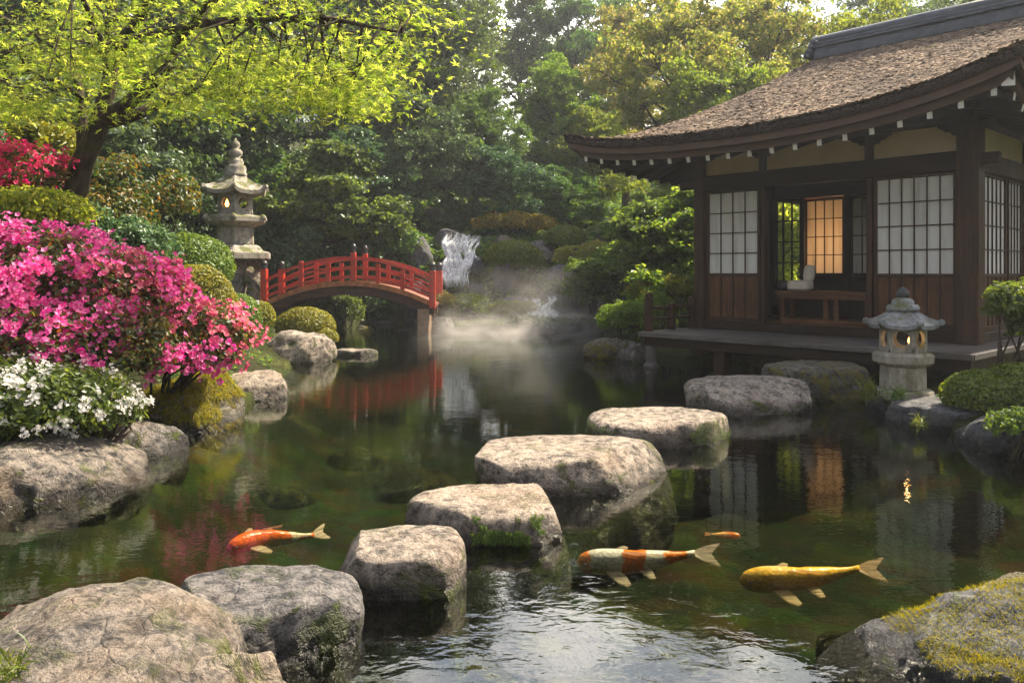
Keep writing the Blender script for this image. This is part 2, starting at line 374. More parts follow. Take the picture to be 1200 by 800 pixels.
def height(x, y):
    x = np.asarray(x, float); y = np.asarray(y, float)
    d = pdist(x, y); o = np.maximum(-d, 0); q = np.stack([x.ravel()*.35, y.ravel()*.35, np.zeros(x.size)], 1)
    nz = fbm(q, 5, 4).reshape(x.shape)
    inside = -.12-.5*sstep(0, 1.1, d)+.07*nz
    out = .10+.12*sstep(0, .5, o)
    left = np.clip(.27*(o-.2), 0, 1.5)*sstep(-1.5, -3.4, x)*(1-sstep(13, 17, y)*.55)
    hill = 2.2*sstep(20.2, 24.5, y+.35*np.abs(x+1.)*0)+.20*np.maximum(y-24.5, 0)
    side = .22*np.maximum(np.abs(x+1)-9, 0)
    tot = out+left+np.minimum(hill+side, 16)+nz*np.clip(o*.15, 0, .5)
    pav = sstep(3.0, 4.6, x)*sstep(7.5, 9, y)*(1-sstep(16, 19, y))*(1-sstep(11, 14, x))
    tot = tot*(1-pav)+np.minimum(tot, .3)*pav
    near = (1-sstep(-2, 1.5, y)); tot = tot*(1-near*.6)
    return np.where(d > 0, inside, tot)
def hz(x, y): return float(height(np.array([x]), np.array([y]))[0])
def axis(a, b, fine0, fine1, n_f, n_c):
    l = fine0-(np.linspace(0, 1, n_c)[1:]**2*(fine0-a)); r = fine1+(np.linspace(0, 1, n_c)[1:]**2*(b-fine1))
    return np.concatenate([l[::-1], np.linspace(fine0, fine1, n_f), r])
gx = axis(-220, 220, -9, 9, 220, 60); gy = axis(-60, 320, -1, 27, 300, 60)
X, Y = np.meshgrid(gx, gy); Z = height(X, Y)
nx, ny = len(gx), len(gy); idx = np.arange(nx*ny).reshape(ny, nx)
Fq = np.stack([idx[:-1, :-1].ravel(), idx[:-1, 1:].ravel(), idx[1:, 1:].ravel(), idx[1:, :-1].ravel()], 1)
tag(npmesh('ground', np.stack([X.ravel(), Y.ravel(), Z.ravel()], 1), Fq, GROUND, smooth=True), kind='structure')
xs = np.linspace(-6.5, 7, 60); ys = np.linspace(-1.5, 24.5, 90); X, Y = np.meshgrid(xs, ys)
idx = np.arange(X.size).reshape(X.shape)
Fq = np.stack([idx[:-1, :-1].ravel(), idx[:-1, 1:].ravel(), idx[1:, 1:].ravel(), idx[1:, :-1].ravel()], 1)
nw = X.size; bd = np.concatenate([idx[0, :], idx[1:, -1], idx[-1, -2::-1], idx[-2::-1, 0]])
Vw = np.concatenate([np.stack([X.ravel(), Y.ravel(), X.ravel()*0], 1), np.stack([X.ravel(), Y.ravel(), X.ravel()*0-1.5], 1)])
Fw = np.concatenate([Fq, Fq[:, ::-1]+nw, np.stack([bd[:-1], bd[:-1]+nw, bd[1:]+nw, bd[1:]], 1)])
tag(npmesh('water', Vw, Fw, WATER, smooth=False), kind='structure')

# ------------------------------------------------------------------ rocks
_ico = {}
def ico(l):
    if l not in _ico:
        bm = bmesh.new(); bmesh.ops.create_icosphere(bm, subdivisions=l, radius=1)
        V = np.array([v.co[:] for v in bm.verts]); Fc = np.array([[v.index for v in f.verts] for f in bm.faces]); bm.free(); _ico[l] = (V, Fc)
    return _ico[l]
def rock_verts(seed, dims, flat=0., l=5, cuts=14, rough=1.):
    rng = np.random.RandomState(seed); d, Fc = ico(l)
    a = 2.3+.8*rng.rand(); b = 2.2+flat*3.2+(3.5 if flat > .9 else 0)
    rxy = (np.abs(d[:, 0])**a+np.abs(d[:, 1])**a)**(1/a); r = (rxy**b+np.abs(d[:, 2])**b)**(1/b); p = d/r[:, None]
    an = np.stack([d[:, 0]*1.3, d[:, 1]*1.3, np.zeros(len(d))], 1)
    p[:, :2] *= (1+.13*fbm(an+seed*3.1, seed, 2))[:, None]
    for k in range(cuts):
        n = rng.normal(size=3); n[2] *= .45 if flat > .5 else .9
        if flat > .5: n[2] *= .25
        n /= np.linalg.norm(n); off = (.80 if flat > .9 else .70)+.2*rng.rand()
        q = p@n; ex = np.maximum(q-off, 0); p = p-(ex*.85)[:, None]*n
    S = np.array(dims); sc_ = S.mean()
    nrm = p/np.linalg.norm(p, axis=1)[:, None]
    w = p*S; tt = w+seed*7.7
    topf = np.clip(nrm[:, 2], 0, 1)*flat
    disp = .10*fbm(tt*1.5/sc_, seed+1, 3)*sc_*(1-.75*topf)+rough*(.06*fbm(tt*3.2/sc_, seed+2, 5, True)*sc_*(1-.85*topf)+.02*fbm(tt*11, seed+3, 4)*(1-.4*topf))
    return w+nrm*disp[:, None], Fc
def rock(name, label, cat, c, dims, seed, flat=0., mat=None, rz=0, l=5, group=None, cuts=14, rough=1., kind=None):
    V, Fc = rock_verts(seed, dims, flat, l, cuts, rough)
    o = npmesh(name, V, Fc, mat or ROCK, smooth=True); o.location = c; o.rotation_euler = (0, 0, rz)
    return tag(o, label, cat, group, kind)
def steppx(x0, x1, yt, yb, dr, label, seed, mat=None, **k):
    Df = DW(yb); w = (x1-x0)/F*Df; dep = w*dr; Dc = Df+dep/2; w = (x1-x0)/F*Dc*.97
    zt = EYE-(yt-HY)/F*(Df+dep*.95); h = (zt+.55)/2
    return rock('stepping_stone', label, 'stepping stone', (((x0+x1)/2-600)/F*Dc, Dc, zt-h), (w/2*1.02, dep/2, h*.98), seed, 1., mat or ROCKTOP, l=6,
                group='stepping stones crossing the pond', cuts=10, rough=.8, **k)
steppx(375, 547, 609, 706, .85, 'small round-sided stepping stone at the near end of the row, beside the large grey slabs', 3)
steppx(472, 676, 562, 640, .78, 'stepping stone with a bright green moss patch on its front, second from the near end', 4)
steppx(543, 783, 507, 583, .75, 'largest and broadest stepping stone with a pale flat top, in the middle of the row', 15)
steppx(685, 858, 474, 526, .8, 'oval stepping stone with a mossy side, fourth from the near end of the row', 6)
steppx(797, 950, 437, 487, .8, 'pale rounded stepping stone between the oval mossy one and the long rock under the deck', 27)
steppx(886, 1026, 421, 471, .7, 'long dark stepping rock closest to the pavilion deck and the small stone lantern', 9, ROCKM)
def rk(name, px, py, D, w, d, h, label, seed, mat=None, flat=0., l=5, rz=0, sink=None, cat='boulder', **k):
    """px,py: pixel of rock's top centre at depth D; w,d full sizes, h height above base; base sunk"""
    t = P(px, py, D); zb = t.z-h
    return rock(name, label, cat, (t.x, D, (t.z+zb)/2), (w/2, d/2, h/2), seed, flat, mat, rz, l, **k)
rk('boulder', 20, 756, 2.5, 1.5, 1.4, 1.0, 'huge flat grey slab boulder filling the near corner, dappled with sunlight', 31, ROCK, .5, 7, .35)
rk('boulder', 305, 684, 3.28, .98, .72, .95, 'rough grey boulder between the huge slab and the smallest stepping stone', 32, ROCK, .7, 6)
rk('boulder', 262, 772, 2.5, .5, .6, .7, 'low dark broken edge of rock leaning on the huge near slab', 39, ROCK, .1, 6)
rk('boulder', 1165, 684, 3.12, 1.5, 1.0, .95, 'craggy blue-grey boulder with golden moss on its top near the golden koi', 33, ROCKD, .15, 6, cuts=22)
rk('boulder', 1240, 672, 3.5, .9, .8, .9, 'mossy boulder end behind the craggy blue-grey boulder at the picture edge', 34, ROCKM, .2, 6)
rk('boulder', 48, 516, 5.55, 1.35, 1.15, .95, 'large bare grey boulder below the white-flowered shrub', 41, ROCK, .15, 6, .3, cuts=20)
rk('boulder', 158, 497, 6.55, .72, .7, .7, 'small grey boulder between the large bare boulder and the mossy rock', 42, ROCK, .1, 6)
rk('boulder', 222, 434, 7.75, 1.12, .95, 1.1, 'rock hung with golden moss under the pink azalea', 43, ROCKM, .2, 6)
rk('boulder', 296, 436, 9.5, .85, .8, .7, 'low pale rock at the waterline past the moss-hung rock', 44, ROCKTOP, .3)
rk('boulder', 340, 390, 13.2, 1.45, 1.1, .95, 'rounded grey boulder with dark veins on the bank before the golden clipped bush', 45, ROCKTOP, .2)
rk('boulder', 287, 421, 12.0, .65, .5, .4, 'small flat dark rock between two pale shore rocks', 46, ROCKD, .6)
rk('boulder', 416, 409, 14.3, .85, .5, .35, 'thin flat rock lying alone in the water below the bridge', 47, ROCKTOP, .8)
# right bank
rk('boulder', 1108, 470, 8.0, 1.6, 1.5, .8, 'wide flat slate-grey rock in front of the small stone lantern', 51, ROCKD, .75, 6, .3)
rk('boulder', 1190, 474, 6.9, 1.1, 1.2, .9, 'grey rock with small leaves at its foot, before the low bright green bush', 52, ROCKD, .25, 6)
rk('boulder', 1042, 462, 8.75, .7, .6, .5, 'low stone under the base of the small stone lantern', 53, ROCKD, .8)
rk('boulder', 1128, 455, 8.9, .5, .4, .5, 'small dark stone beside the lantern base under the deck', 54, ROCKD, .1)
rk('boulder', 712, 396, 13.9, .95, .8, .8, 'dark wet rock in the water just outside the railed deck corner', 55, ROCKM, .1)
rk('boulder', 742, 398, 13.2, .6, .6, .8, 'blocky grey rock beside the round deck post', 56, ROCK, .2)
rk('boulder', 788, 480, 8.5, .30, .2, .14, 'tiny pale stone beside the fifth stepping stone', 57, ROCKTOP, .2, cat='stone')
# far shore
far = [(520, 372, 19.6, .85, .7, .75, 'smooth grey boulder on the far shore beside the right bridge footing', 0), (578, 382, 19.4, 1.0, .6, .5, 'low rock with moss at the far waterline below the white-leaved shrubs', 2),
       (612, 374, 19.8, 1.3, .9, .8, 'broad pale rock in the mist on the far shore', 1), (668, 366, 20.0, 1.7, 1.0, 1.0, 'largest rounded rock in the mist where the stream comes down', 1),
       (640, 384, 19.2, .8, .5, .5, 'small misty rock at the foot of the stream', 0), (705, 378, 19.0, 1.0, .8, .8, 'rock in the mist below the green shrubs left of the railing', 0),
       (548, 350, 21.0, .9, .8, .8, 'dark rock above the white-leaved shrubs', 3), (592, 346, 21.2, 1.2, .9, .9, 'wide rock on the slope below the rounded bush', 3),
       (640, 342, 21.6, 1.0, .9, .9, 'rock beside the stream halfway up the slope', 0), (694, 346, 21.4, 1.0, .8, .9, 'rock on the slope above the misty shore', 0),
       (722, 325, 22.0, 1.1, .9, 1.0, 'upright rock behind the misty shrubs on the slope', 3), (655, 306, 22.8, 1.5, 1.0, 1.3, 'big blue-grey rock face right of the rounded bush', 3),
       (628, 282, 23.4, 1.4, 1.0, 1.2, 'rock at the top of the slope behind the rounded bush', 0), (690, 285, 23.6, 1.6, 1.0, 1.2, 'rock ledge under the small clipped bush high on the slope', 3),
       (488, 322, 22.4, .9, .9, 1.8, 'tall dark rock left of the waterfall behind the bridge post', 3), (492, 276, 23.2, .9, 1.0, 1.8, 'dark rock at the upper left of the waterfall', 3),
       (592, 308, 22.2, .9, .9, 1.8, 'dark rock right of the waterfall', 3), (590, 275, 23.4, 1.0, 1.0, 1.6, 'dark rock at the upper right of the waterfall', 2),
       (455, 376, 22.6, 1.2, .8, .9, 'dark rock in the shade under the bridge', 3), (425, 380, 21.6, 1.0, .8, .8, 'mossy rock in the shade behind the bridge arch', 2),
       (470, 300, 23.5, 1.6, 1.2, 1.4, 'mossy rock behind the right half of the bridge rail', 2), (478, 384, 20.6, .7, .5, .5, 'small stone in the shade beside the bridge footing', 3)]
for i, (px, py, D, w, d, h, lab, mm) in enumerate(far):
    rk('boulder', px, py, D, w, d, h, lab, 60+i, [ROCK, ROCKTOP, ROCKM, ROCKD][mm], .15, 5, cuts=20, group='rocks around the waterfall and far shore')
# submerged stones
for i, (px, py, w) in enumerate([(488, 545, 1.0), (420, 520, .7), (650, 720, .5), (800, 735, .6), (560, 760, .45), (1000, 740, .4), (330, 560, .6)]):
    D = DW(py); o = rock('submerged_stone', 'pale stone lying under the water surface', 'stone', ((px-600)/F*D*1.25, D*1.25, -.60), (w/2, w*.36, .20), 90+i, .5, ROCKM, l=4, group='stones lying under the water')

# ------------------------------------------------------------------ foliage generators
def T_(a): return np.array(a, float)
DIAM = (T_([(0, 0, 0), (.3, .45, .10), (0, 1, 0), (-.3, .45, .10)])-T_([(0, .5, 0)]), np.array([[0, 1, 2], [0, 2, 3]]))
OVAL = (T_([(0, 0, 0), (.22, .3, .06), (.2, .7, .06), (0, 1, -.05), (-.2, .7, .06), (-.22, .3, .06)])-T_([(0, .5, 0)]), np.array([[0, 1, 2], [0, 2, 3], [0, 3, 4], [0, 4, 5]]))
def _maple():
    V = [(0, 0, 0)]; Fc = []
    for i, (a, L) in enumerate([(-100, .5), (-50, .8), (0, 1.), (50, .8), (100, .5)]):
        a = R(a); b = len(V)
        V += [(math.sin(a-.28)*L*.42, math.cos(a-.28)*L*.42, .03), (math.sin(a)*L, math.cos(a)*L, -.08), (math.sin(a+.28)*L*.42, math.cos(a+.28)*L*.42, .03)]
        Fc += [[0, b, b+1], [0, b+1, b+2]]
    return T_(V)*.62, np.array(Fc)
MAPLE = _maple()
def _flower(n=5, cup=.42, w=.82):
    V = []; Fc = []
    for i in range(n):
        a = 2*math.pi*i/n; c, s = math.cos(a), math.sin(a); b = len(V)
        for (r, t, z) in ((.06, 0, -.25), (.55, w*.5, cup*.35), (.62, 0, cup*.1), (1, 0, cup), (.55, -w*.5, cup*.35)):
            V.append((r*c-t*s, r*s+t*c, z))
        Fc += [[b, b+1, b+2], [b+1, b+3, b+2], [b, b+2, b+4], [b+4, b+2, b+3]]
    return T_(V)*.5, np.array(Fc)
AZF = _flower(); WHF = _flower(5, .2, .7)
BLADE = (T_([(-.04, 0, 0), (.04, 0, 0), (.035, .5, .12), (-.035, .5, .12), (0, 1, 0)]), np.array([[0, 1, 2], [0, 2, 3], [3, 2, 4]]))
def scatter(C, N, S, tpl, rng, yaxis=None):
    TV, TF = tpl; n = len(C); N = N/np.maximum(np.linalg.norm(N, axis=1), 1e-6)[:, None]
    r = rng.normal(size=(n, 3)) if yaxis is None else yaxis
    b = r-(r*N).sum(1)[:, None]*N; b /= np.maximum(np.linalg.norm(b, axis=1), 1e-6)[:, None]
    a = np.cross(b, N)
    V = C[:, None, :]+S[:, None, None]*(TV[None, :, 0:1]*a[:, None, :]+TV[None, :, 1:2]*b[:, None, :]+TV[None, :, 2:3]*N[:, None, :])
    Fc = TF[None]+(np.arange(n)*len(TV))[:, None, None]
    return V.reshape(-1, 3), Fc.reshape(-1, TF.shape[1])
def tubes_np(lst, name, mat, parent, n=6):
    mb = MB()
    for pts, rad in lst: mb.tube(pts, rad, n, cap=False)
    return mb.build(name, mat, parent, smooth=True)
def bush(name, label, cat, blobs, mat, n, leaf, seed, tpl=DIAM, base=None, shell=(.72, 1.04), up=.25, rnd=.6, bump=.16, group=None, stems=True, flowers=None, clump=0):
    """blobs: [(centre, radii)] world coords.  flowers: (mat, count, size, tpl, cond)"""
    rng = np.random.RandomState(seed)
    c0 = np.array(blobs[0][0], float); gz = hz(c0[0], c0[1]); b0 = np.array([c0[0], c0[1], gz]) if base is None else np.array(base)
    root = empty(name, b0); tag(root, label, cat, group)
    vol = np.array([b[1][0]*b[1][1]+b[1][0]*b[1][2] for b in blobs]); vol = vol/vol.sum()
    def samp(m, sh):
        bi = rng.choice(len(blobs), m, p=vol); cc = np.array([b[0] for b in blobs])[bi]; rr = np.array([b[1] for b in blobs])[bi]
        d = rng.normal(size=(m, 3)); d /= np.linalg.norm(d, axis=1)[:, None]; d[:, 2] = np.where(d[:, 2] < -.45, -d[:, 2], d[:, 2])
        t = rng.uniform(sh[0], sh[1], m)
        p0 = cc+d*rr; k = 1+bump*fbm(p0*(1.3/max(rr.mean(), .2))+seed, seed, 3)+bump*.5*fbm(p0*4/max(rr.mean(), .2)+seed, seed+9, 2)
        p = cc+d*rr*(t*k)[:, None]
        return p, d
    p, d = samp(n, shell)
    if clump:
        dens = fbm(p*clump, seed+4, 3); keep = dens > np.quantile(dens, .3); p, d = p[keep], d[keep]
    keep = np.ones(len(p), bool)
    p, d = p[keep], d[keep]
    N = d*(1-up)+np.array([0, 0, up])+rng.normal(size=p.shape)*rnd
    V, Fc = scatter(p-b0, N, leaf*rng.uniform(.6, 1.25, len(p)), tpl, rng)
    npmesh('foliage', V, Fc, mat, root)
    if stems:
        L = []; sf = .8 if base is None else .2
        for b in blobs:
            for k in range(7):
                a = rng.rand()*6.28; e = np.array(b[0])-b0+np.array([math.cos(a)*b[1][0]*.6, math.sin(a)*b[1][1]*.6, rng.uniform(-.2, .6)*b[1][2]])
                s = np.array([(b[0][0]-b0[0])*sf+rng.normal()*.05, (b[0][1]-b0[1])*sf+rng.normal()*.05, -.1]); mid = (s+e)/2+rng.normal(size=3)*.07
                L.append(([s, mid, e], [.018, .012, .005]))
        tubes_np(L, 'stem', BARK, root, 5)
    if flowers:
        for (fm, cnt, fs, ft, per, cond) in flowers:
            q, dq = samp(cnt*3, (.96, 1.10)); q = q[cond(q, rng)][:cnt]; 
            # clusters
            if not len(q): continue
            q = np.repeat(q, per, 0)+rng.normal(size=(len(q)*per, 3))*fs*.62
            cc = np.array([b[0] for b in blobs]); rr = np.array([b[1] for b in blobs])
            di = np.linalg.norm((q[:, None]-cc[None])/rr[None], axis=2).argmin(1)
            out = (q-cc[di])/rr[di]**1.5; out /= np.linalg.norm(out, axis=1)[:, None]
            N = out+np.array([0, -.25, .35])+rng.normal(size=q.shape)*.45
            V, Fc = scatter(q-b0, N, fs*rng.uniform(.45, 1.2, len(q)), ft, rng)
            npmesh('blossom', V, Fc, fm, root)
    return root

# ------------------------------------------------------------------ trees
def grow_tree(seed, H, Rc, base=.3, nl=12, pads_per=6, pr=.7, flat=.35, leaf=.12, nleaf=28000, tpl=DIAM, r0=.2, lean=.05, upang=(10, 50), shape='round', limbdroop=0.):
    rng = np.random.RandomState(seed); L = []; pads = []
    tp = [np.array([0., 0., -.3])]; d = rng.normal(size=2)*lean
    n = 8
    for i in range(1, n+1):
        t = i/n; tp.append(np.array([d[0]*H*t+rng.normal()*.02*H, d[1]*H*t+rng.normal()*.02*H, H*.86*t]))
    L.append((tp, [r0*(1-.85*(i/n))*(1.35 if i == 0 else 1) for i in range(n+1)]))
    tp = np.array(tp)
    for k in range(nl):
        t = base+(1-base)*((k+rng.rand()*.8)/nl); i = min(int(t*n), n-1); s = tp[i]+(tp[i+1]-tp[i])*(t*n-i)
        az = k*2.4+rng.normal()*.4; u = (t-base)/(1-base)
        reach = Rc*(math.sin(math.pi*(.18+.72*u))**.7 if shape == 'round' else (1-u*.75))*rng.uniform(.7, 1.1)
        el = R(rng.uniform(*upang)+30*u); dr = np.array([math.cos(az)*math.cos(el), math.sin(az)*math.cos(el), math.sin(el)])
        pts = [s]; cur = s.copy(); m = 5
        for q in range(m):
            dr = dr+rng.normal(size=3)*.14+np.array([0, 0, -.05-limbdroop*q/m]); dr /= np.linalg.norm(dr); cur = cur+dr*reach/m; pts.append(cur.copy())
        rr = r0*(1-.8*t)*.5; L.append((pts, [rr*(1-.8*q/m)+.008 for q in range(m+1)]))
        for q in range(pads_per):
            f = rng.uniform(.35, 1.); i2 = min(int(f*m), m-1); s2 = pts[i2]; a2 = rng.rand()*6.28; ln = reach*rng.uniform(.15, .4)
            e2 = s2+np.array([math.cos(a2)*ln, math.sin(a2)*ln, ln*rng.uniform(-.35, .75)]); mid = (s2+e2)/2+rng.normal(size=3)*.05*ln
            L.append(([s2, mid, e2], [rr*.4+.004, rr*.25+.003, .004])); pads.append((e2, pr*rng.uniform(.6, 1.2)))
        pads.append((cur, pr))
    for q in range(5): pads.append((tp[-1]+rng.normal(size=3)*np.array([.5, .5, .3])*pr, pr))
    pc = np.array([p[0] for p in pads]); pw = np.array([p[1] for p in pads]); pi = rng.choice(len(pads), nleaf, p=pw**2/np.sum(pw**2))
    NT = 14; td = rng.normal(size=(len(pads), NT, 3)); td[:, :, 2] = td[:, :, 2]*.55+.12; td /= np.linalg.norm(td, axis=2)[:, :, None]; td *= rng.uniform(.55, 1.35, (len(pads), NT, 1))
    tj = rng.randint(0, NT, nleaf); u_ = rng.rand(nleaf)**.75; g = td[pi, tj]*u_[:, None]+rng.normal(size=(nleaf, 3))*.13; g[:, 2] -= .28*u_**2
    sub = fbm((pc[pi]+g*pw[pi][:, None])*2.2, seed, 2)
    C = pc[pi]+g*pw[pi][:, None]*np.array([1, 1, .5+.5*flat])
    keep = sub > -.3; C = C[keep]; g = g[keep]
    N = np.array([0, -.15, .45])+g*.6+rng.normal(size=C.shape)*.75
    V, Fc = scatter(C, N, leaf*rng.uniform(.6, 1.3, len(C)), tpl, rng)
    mb = MB()
    for pts, rad in L: mb.tube(pts, rad, 7 if rad[0] > .05 else 5, cap=False)
    return (np.array(mb.v), mb.f), (V, Fc)
protos = {}; ZMAX = {}
def proto(key, mats, **kw):
    (tv, tf), (cv, cf) = grow_tree(**kw)
    me1 = npmesh('trunk', tv, tf, mats[0], smooth=True).data; me2 = npmesh('crown', cv, cf, mats[1]).data
    for me in (me1, me2):
        for o in [o for o in bpy.data.objects if o.data == me]: bpy.data.objects.remove(o)
    protos[key] = (me1, me2); ZMAX[key] = float(cv[:, 2].max())
proto('dense', (BARK, L_DARK), seed=1, H=9, Rc=3.6, base=.22, nl=26, pads_per=11, pr=.72, flat=.75, leaf=.16, nleaf=85000, r0=.24)
proto('broad', (BARK, L_MID), seed=2, H=8, Rc=3.8, base=.28, nl=22, pads_per=11, pr=.62, flat=.75, leaf=.15, nleaf=72000, r0=.2, lean=.08)
proto('layer', (BARK, L_LIGHT), seed=3, H=4.6, Rc=2.6, base=.2, nl=18, pads_per=11, pr=.42, flat=.55, leaf=.14, nleaf=44000, tpl=DIAM, r0=.11, lean=.1, upang=(0, 30), shape='cone')
proto('tall', (BARKP, L_MID), seed=4, H=15, Rc=4.6, base=.35, nl=18, pads_per=9, pr=.8, flat=.6, leaf=.2, nleaf=34000, r0=.3, lean=.04)
proto('gold', (BARK, L_GOLD), seed=5, H=9, Rc=4.2, base=.22, nl=22, pads_per=10, pr=.62, flat=.7, leaf=.15, nleaf=52000, r0=.22, lean=.08)
proto('weep', (BARK, L_BLUE), seed=6, H=6.5, Rc=3.4, base=.2, nl=20, pads_per=11, pr=.55, flat=.7, leaf=.16, nleaf=60000, tpl=OVAL, r0=.17, lean=.12, upang=(0, 30), limbdroop=.25)
def tree(kind, name, px, D, ytop, label, crown=None, rz=0, sx=1., group=None, cat='tree', sink=0., base=None):
    me1, me2 = protos[kind]; x = (px-600)/F*D; z = hz(x, D) if base is None else base; zt = EYE-(ytop-HY)/F*D
    zs = ZMAX[kind]; s = (zt-z)/zs
    r = empty(name, (x, D, z-sink), rz); r.scale = (s*sx, s*sx, s); tag(r, label, cat, group)
    for nm, me in (('trunk', me1), ('crown', me2)):
        o = bpy.data.objects.new(nm, me); lnk(o, r)
        if nm == 'crown' and crown:
            o.material_slots[0].link = 'OBJECT'; o.material_slots[0].material = crown
    return r
TREES = [
 # kind, px, D, ytop, label, crown, rz, sx
 ('dense', -40, 21, -90, 'dark evergreen tree behind the maple trunk at the far left edge', None, .3, 1.0),
 ('weep', 55, 16, 60, 'dark bluish tree just behind the maple, above the crimson azalea', None, 1., 1.1),
 ('dense', 150, 20, -60, 'tall dark evergreen between the maple and the tall stone lantern', None, 2., 1.0),
 ('weep', 205, 23, 105, 'dark rounded tree behind the tall stone lantern', L_DARK, .5, 1.1),
 ('dense', 290, 24, -20, 'dark evergreen rising behind the tip of the tall stone lantern', None, 4., 1.0),
 ('layer', 372, 22.5, 160, 'bright green layered maple behind the red bridge', L_MID, .4, 1.25),
 ('layer', 330, 23.5, 175, 'green layered tree between the tall lantern and the bridge maple', L_MID, 2.4, 1.2),
 ('layer', 428, 24.5, 150, 'green layered tree above the middle of the bridge', L_BLUE, 4.1, 1.2),
 ('dense', 395, 28, -60, 'large dark evergreen behind the bridge maple', None, 1.2, .95),
 ('weep', 470, 26, 110, 'bluish green tree left of the waterfall', None, 3.3, 1.1),
 ('dense', 505, 31, -30, 'tallest dark tree in the middle, with its trunk showing above the waterfall', None, 5.2, .9),
 ('broad', 560, 28, 95, 'mid green spreading tree right above the waterfall', None, .8, 1.),
 ('weep', 600, 26.5, 170, 'bluish low tree over the rocks right of the waterfall', None, 2.1, 1.25),
 ('broad', 655, 31, 60, 'sunlit green tree in the middle distance below the bare tall trees', L_LIGHT, 3., .95),
 ('broad', 700, 29, 120, 'yellow-green spreading tree left of the pavilion eave tip', L_LIGHT, 4.4, 1.05),
 ('weep', 668, 27, 190, 'dark bluish tree over the slope rocks', L_MID, 1.1, 1.2),
 ('gold', 800, 25, -20, 'golden leaved tree behind the pavilion roof', None, .6, 1.05),
 ('gold', 900, 27, -20, 'orange-tinged tree above the pavilion ridge end', None, 2.6, 1.),
 ('gold', 735, 33, 5, 'pale golden tree farther back beside the tall hazy trees', None, 4.6, .95),
 ('broad', 850, 22, 55, 'light green tree just behind the thatched roof slope', L_LIGHT, 1.9, 1.),
 ('broad', 812, 22.5, 150, 'bright yellow-green tree seen under the pavilion eave', L_LIGHT, 5.5, 1.05),
 ('layer', 822, 17.3, 215, 'small sunlit maple behind the deck railing', None, 1.4, 1.3),
 ('layer', 775, 18.6, 232, 'small green maple over the misty shrubs', L_MID, 3.7, 1.35),
 ('broad', 1010, 24, 0, 'green tree behind the pavilion ridge', L_LIGHT, 3.2, 1.),
 ('broad', 905, 24, 120, 'green tree seen through the pavilion lattice window', L_LIGHT, .2, 1.0),
 ('broad', 1180, 26, -60, 'tree behind the right end of the pavilion roof', None, 1.7, 1.),
 ('tall', 672, 44, -22, 'tall hazy tree with a bare trunk against the sky', None, .3, .95),
 ('tall', 735, 47, -15, 'second tall hazy tree right of the bare trunk one', None, 2.2, .9),
 ('tall', 610, 46, -20, 'tall hazy tree left of the gap of sky', None, 4.4, .9),
 ('tall', 545, 42, -60, 'tall grey-green tree above the tallest dark tree', None, 5.4, .9),
 ('tall', 800, 46, -20, 'tall tree behind the golden tree', L_GOLD, 1.4, .9),
 ('tall', 440, 45, -90, 'tall distant tree behind the dark evergreens left of the middle', L_DARK, 3.4, 1.),
 ('tall', 330, 44, -150, 'tall distant tree far behind the tall lantern', L_DARK, .9, 1.),
 ('tall', 180, 40, -150, 'tall distant tree far behind the maple crown', L_DARK, 2.9, 1.),
 ('tall', 20, 36, -150, 'tall distant tree far behind the crimson azalea', L_DARK, 4.9, 1.),
 ('tall', 900, 44, -40, 'tall tree far behind the pavilion roof', None, .1, 1.),
 ('tall', 1050, 42, -60, 'tall tree far behind the middle of the ridge', None, 1.1, 1.),
]
for (k, px, D, yt, lab, cr_, rz, sx) in TREES:
    nm = {'dense': 'evergreen_tree', 'broad': 'broadleaf_tree', 'layer': 'maple_tree', 'tall': 'tall_tree', 'gold': 'autumn_tree', 'weep': 'drooping_tree'}[k]
    tree(k, nm, px, D, yt, lab, cr_, rz, sx, 'trees on the wooded slope')
# far wood: one mass
rng = np.random.RandomState(77); n = 90000
a = rng.uniform(-1, 1, 420); cx = a*75; cyy = 62+rng.uniform(0, 26, 420)+np.abs(cx)*.15; cz = height(cx, cyy)+rng.uniform(1, 10.5, 420)
pi = rng.randint(0, 420, n); g = rng.normal(size=(n, 3)); g /= np.linalg.norm(g, axis=1)[:, None]
C = np.stack([cx, cyy, cz], 1)[pi]+g*(rng.rand(n)**.4)[:, None]*np.array([3.4, 3.0, 1.9])
V, Fc = scatter(C, np.array([0, -.2, .7])+g*.5+rng.normal(size=C.shape)*.5, .5*rng.uniform(.6, 1.3, n), DIAM, rng)
tag(npmesh('distant_woods', V, Fc, L_MID), 'hazy distant wood closing the valley behind the tall trees', 'woods', kind='stuff')

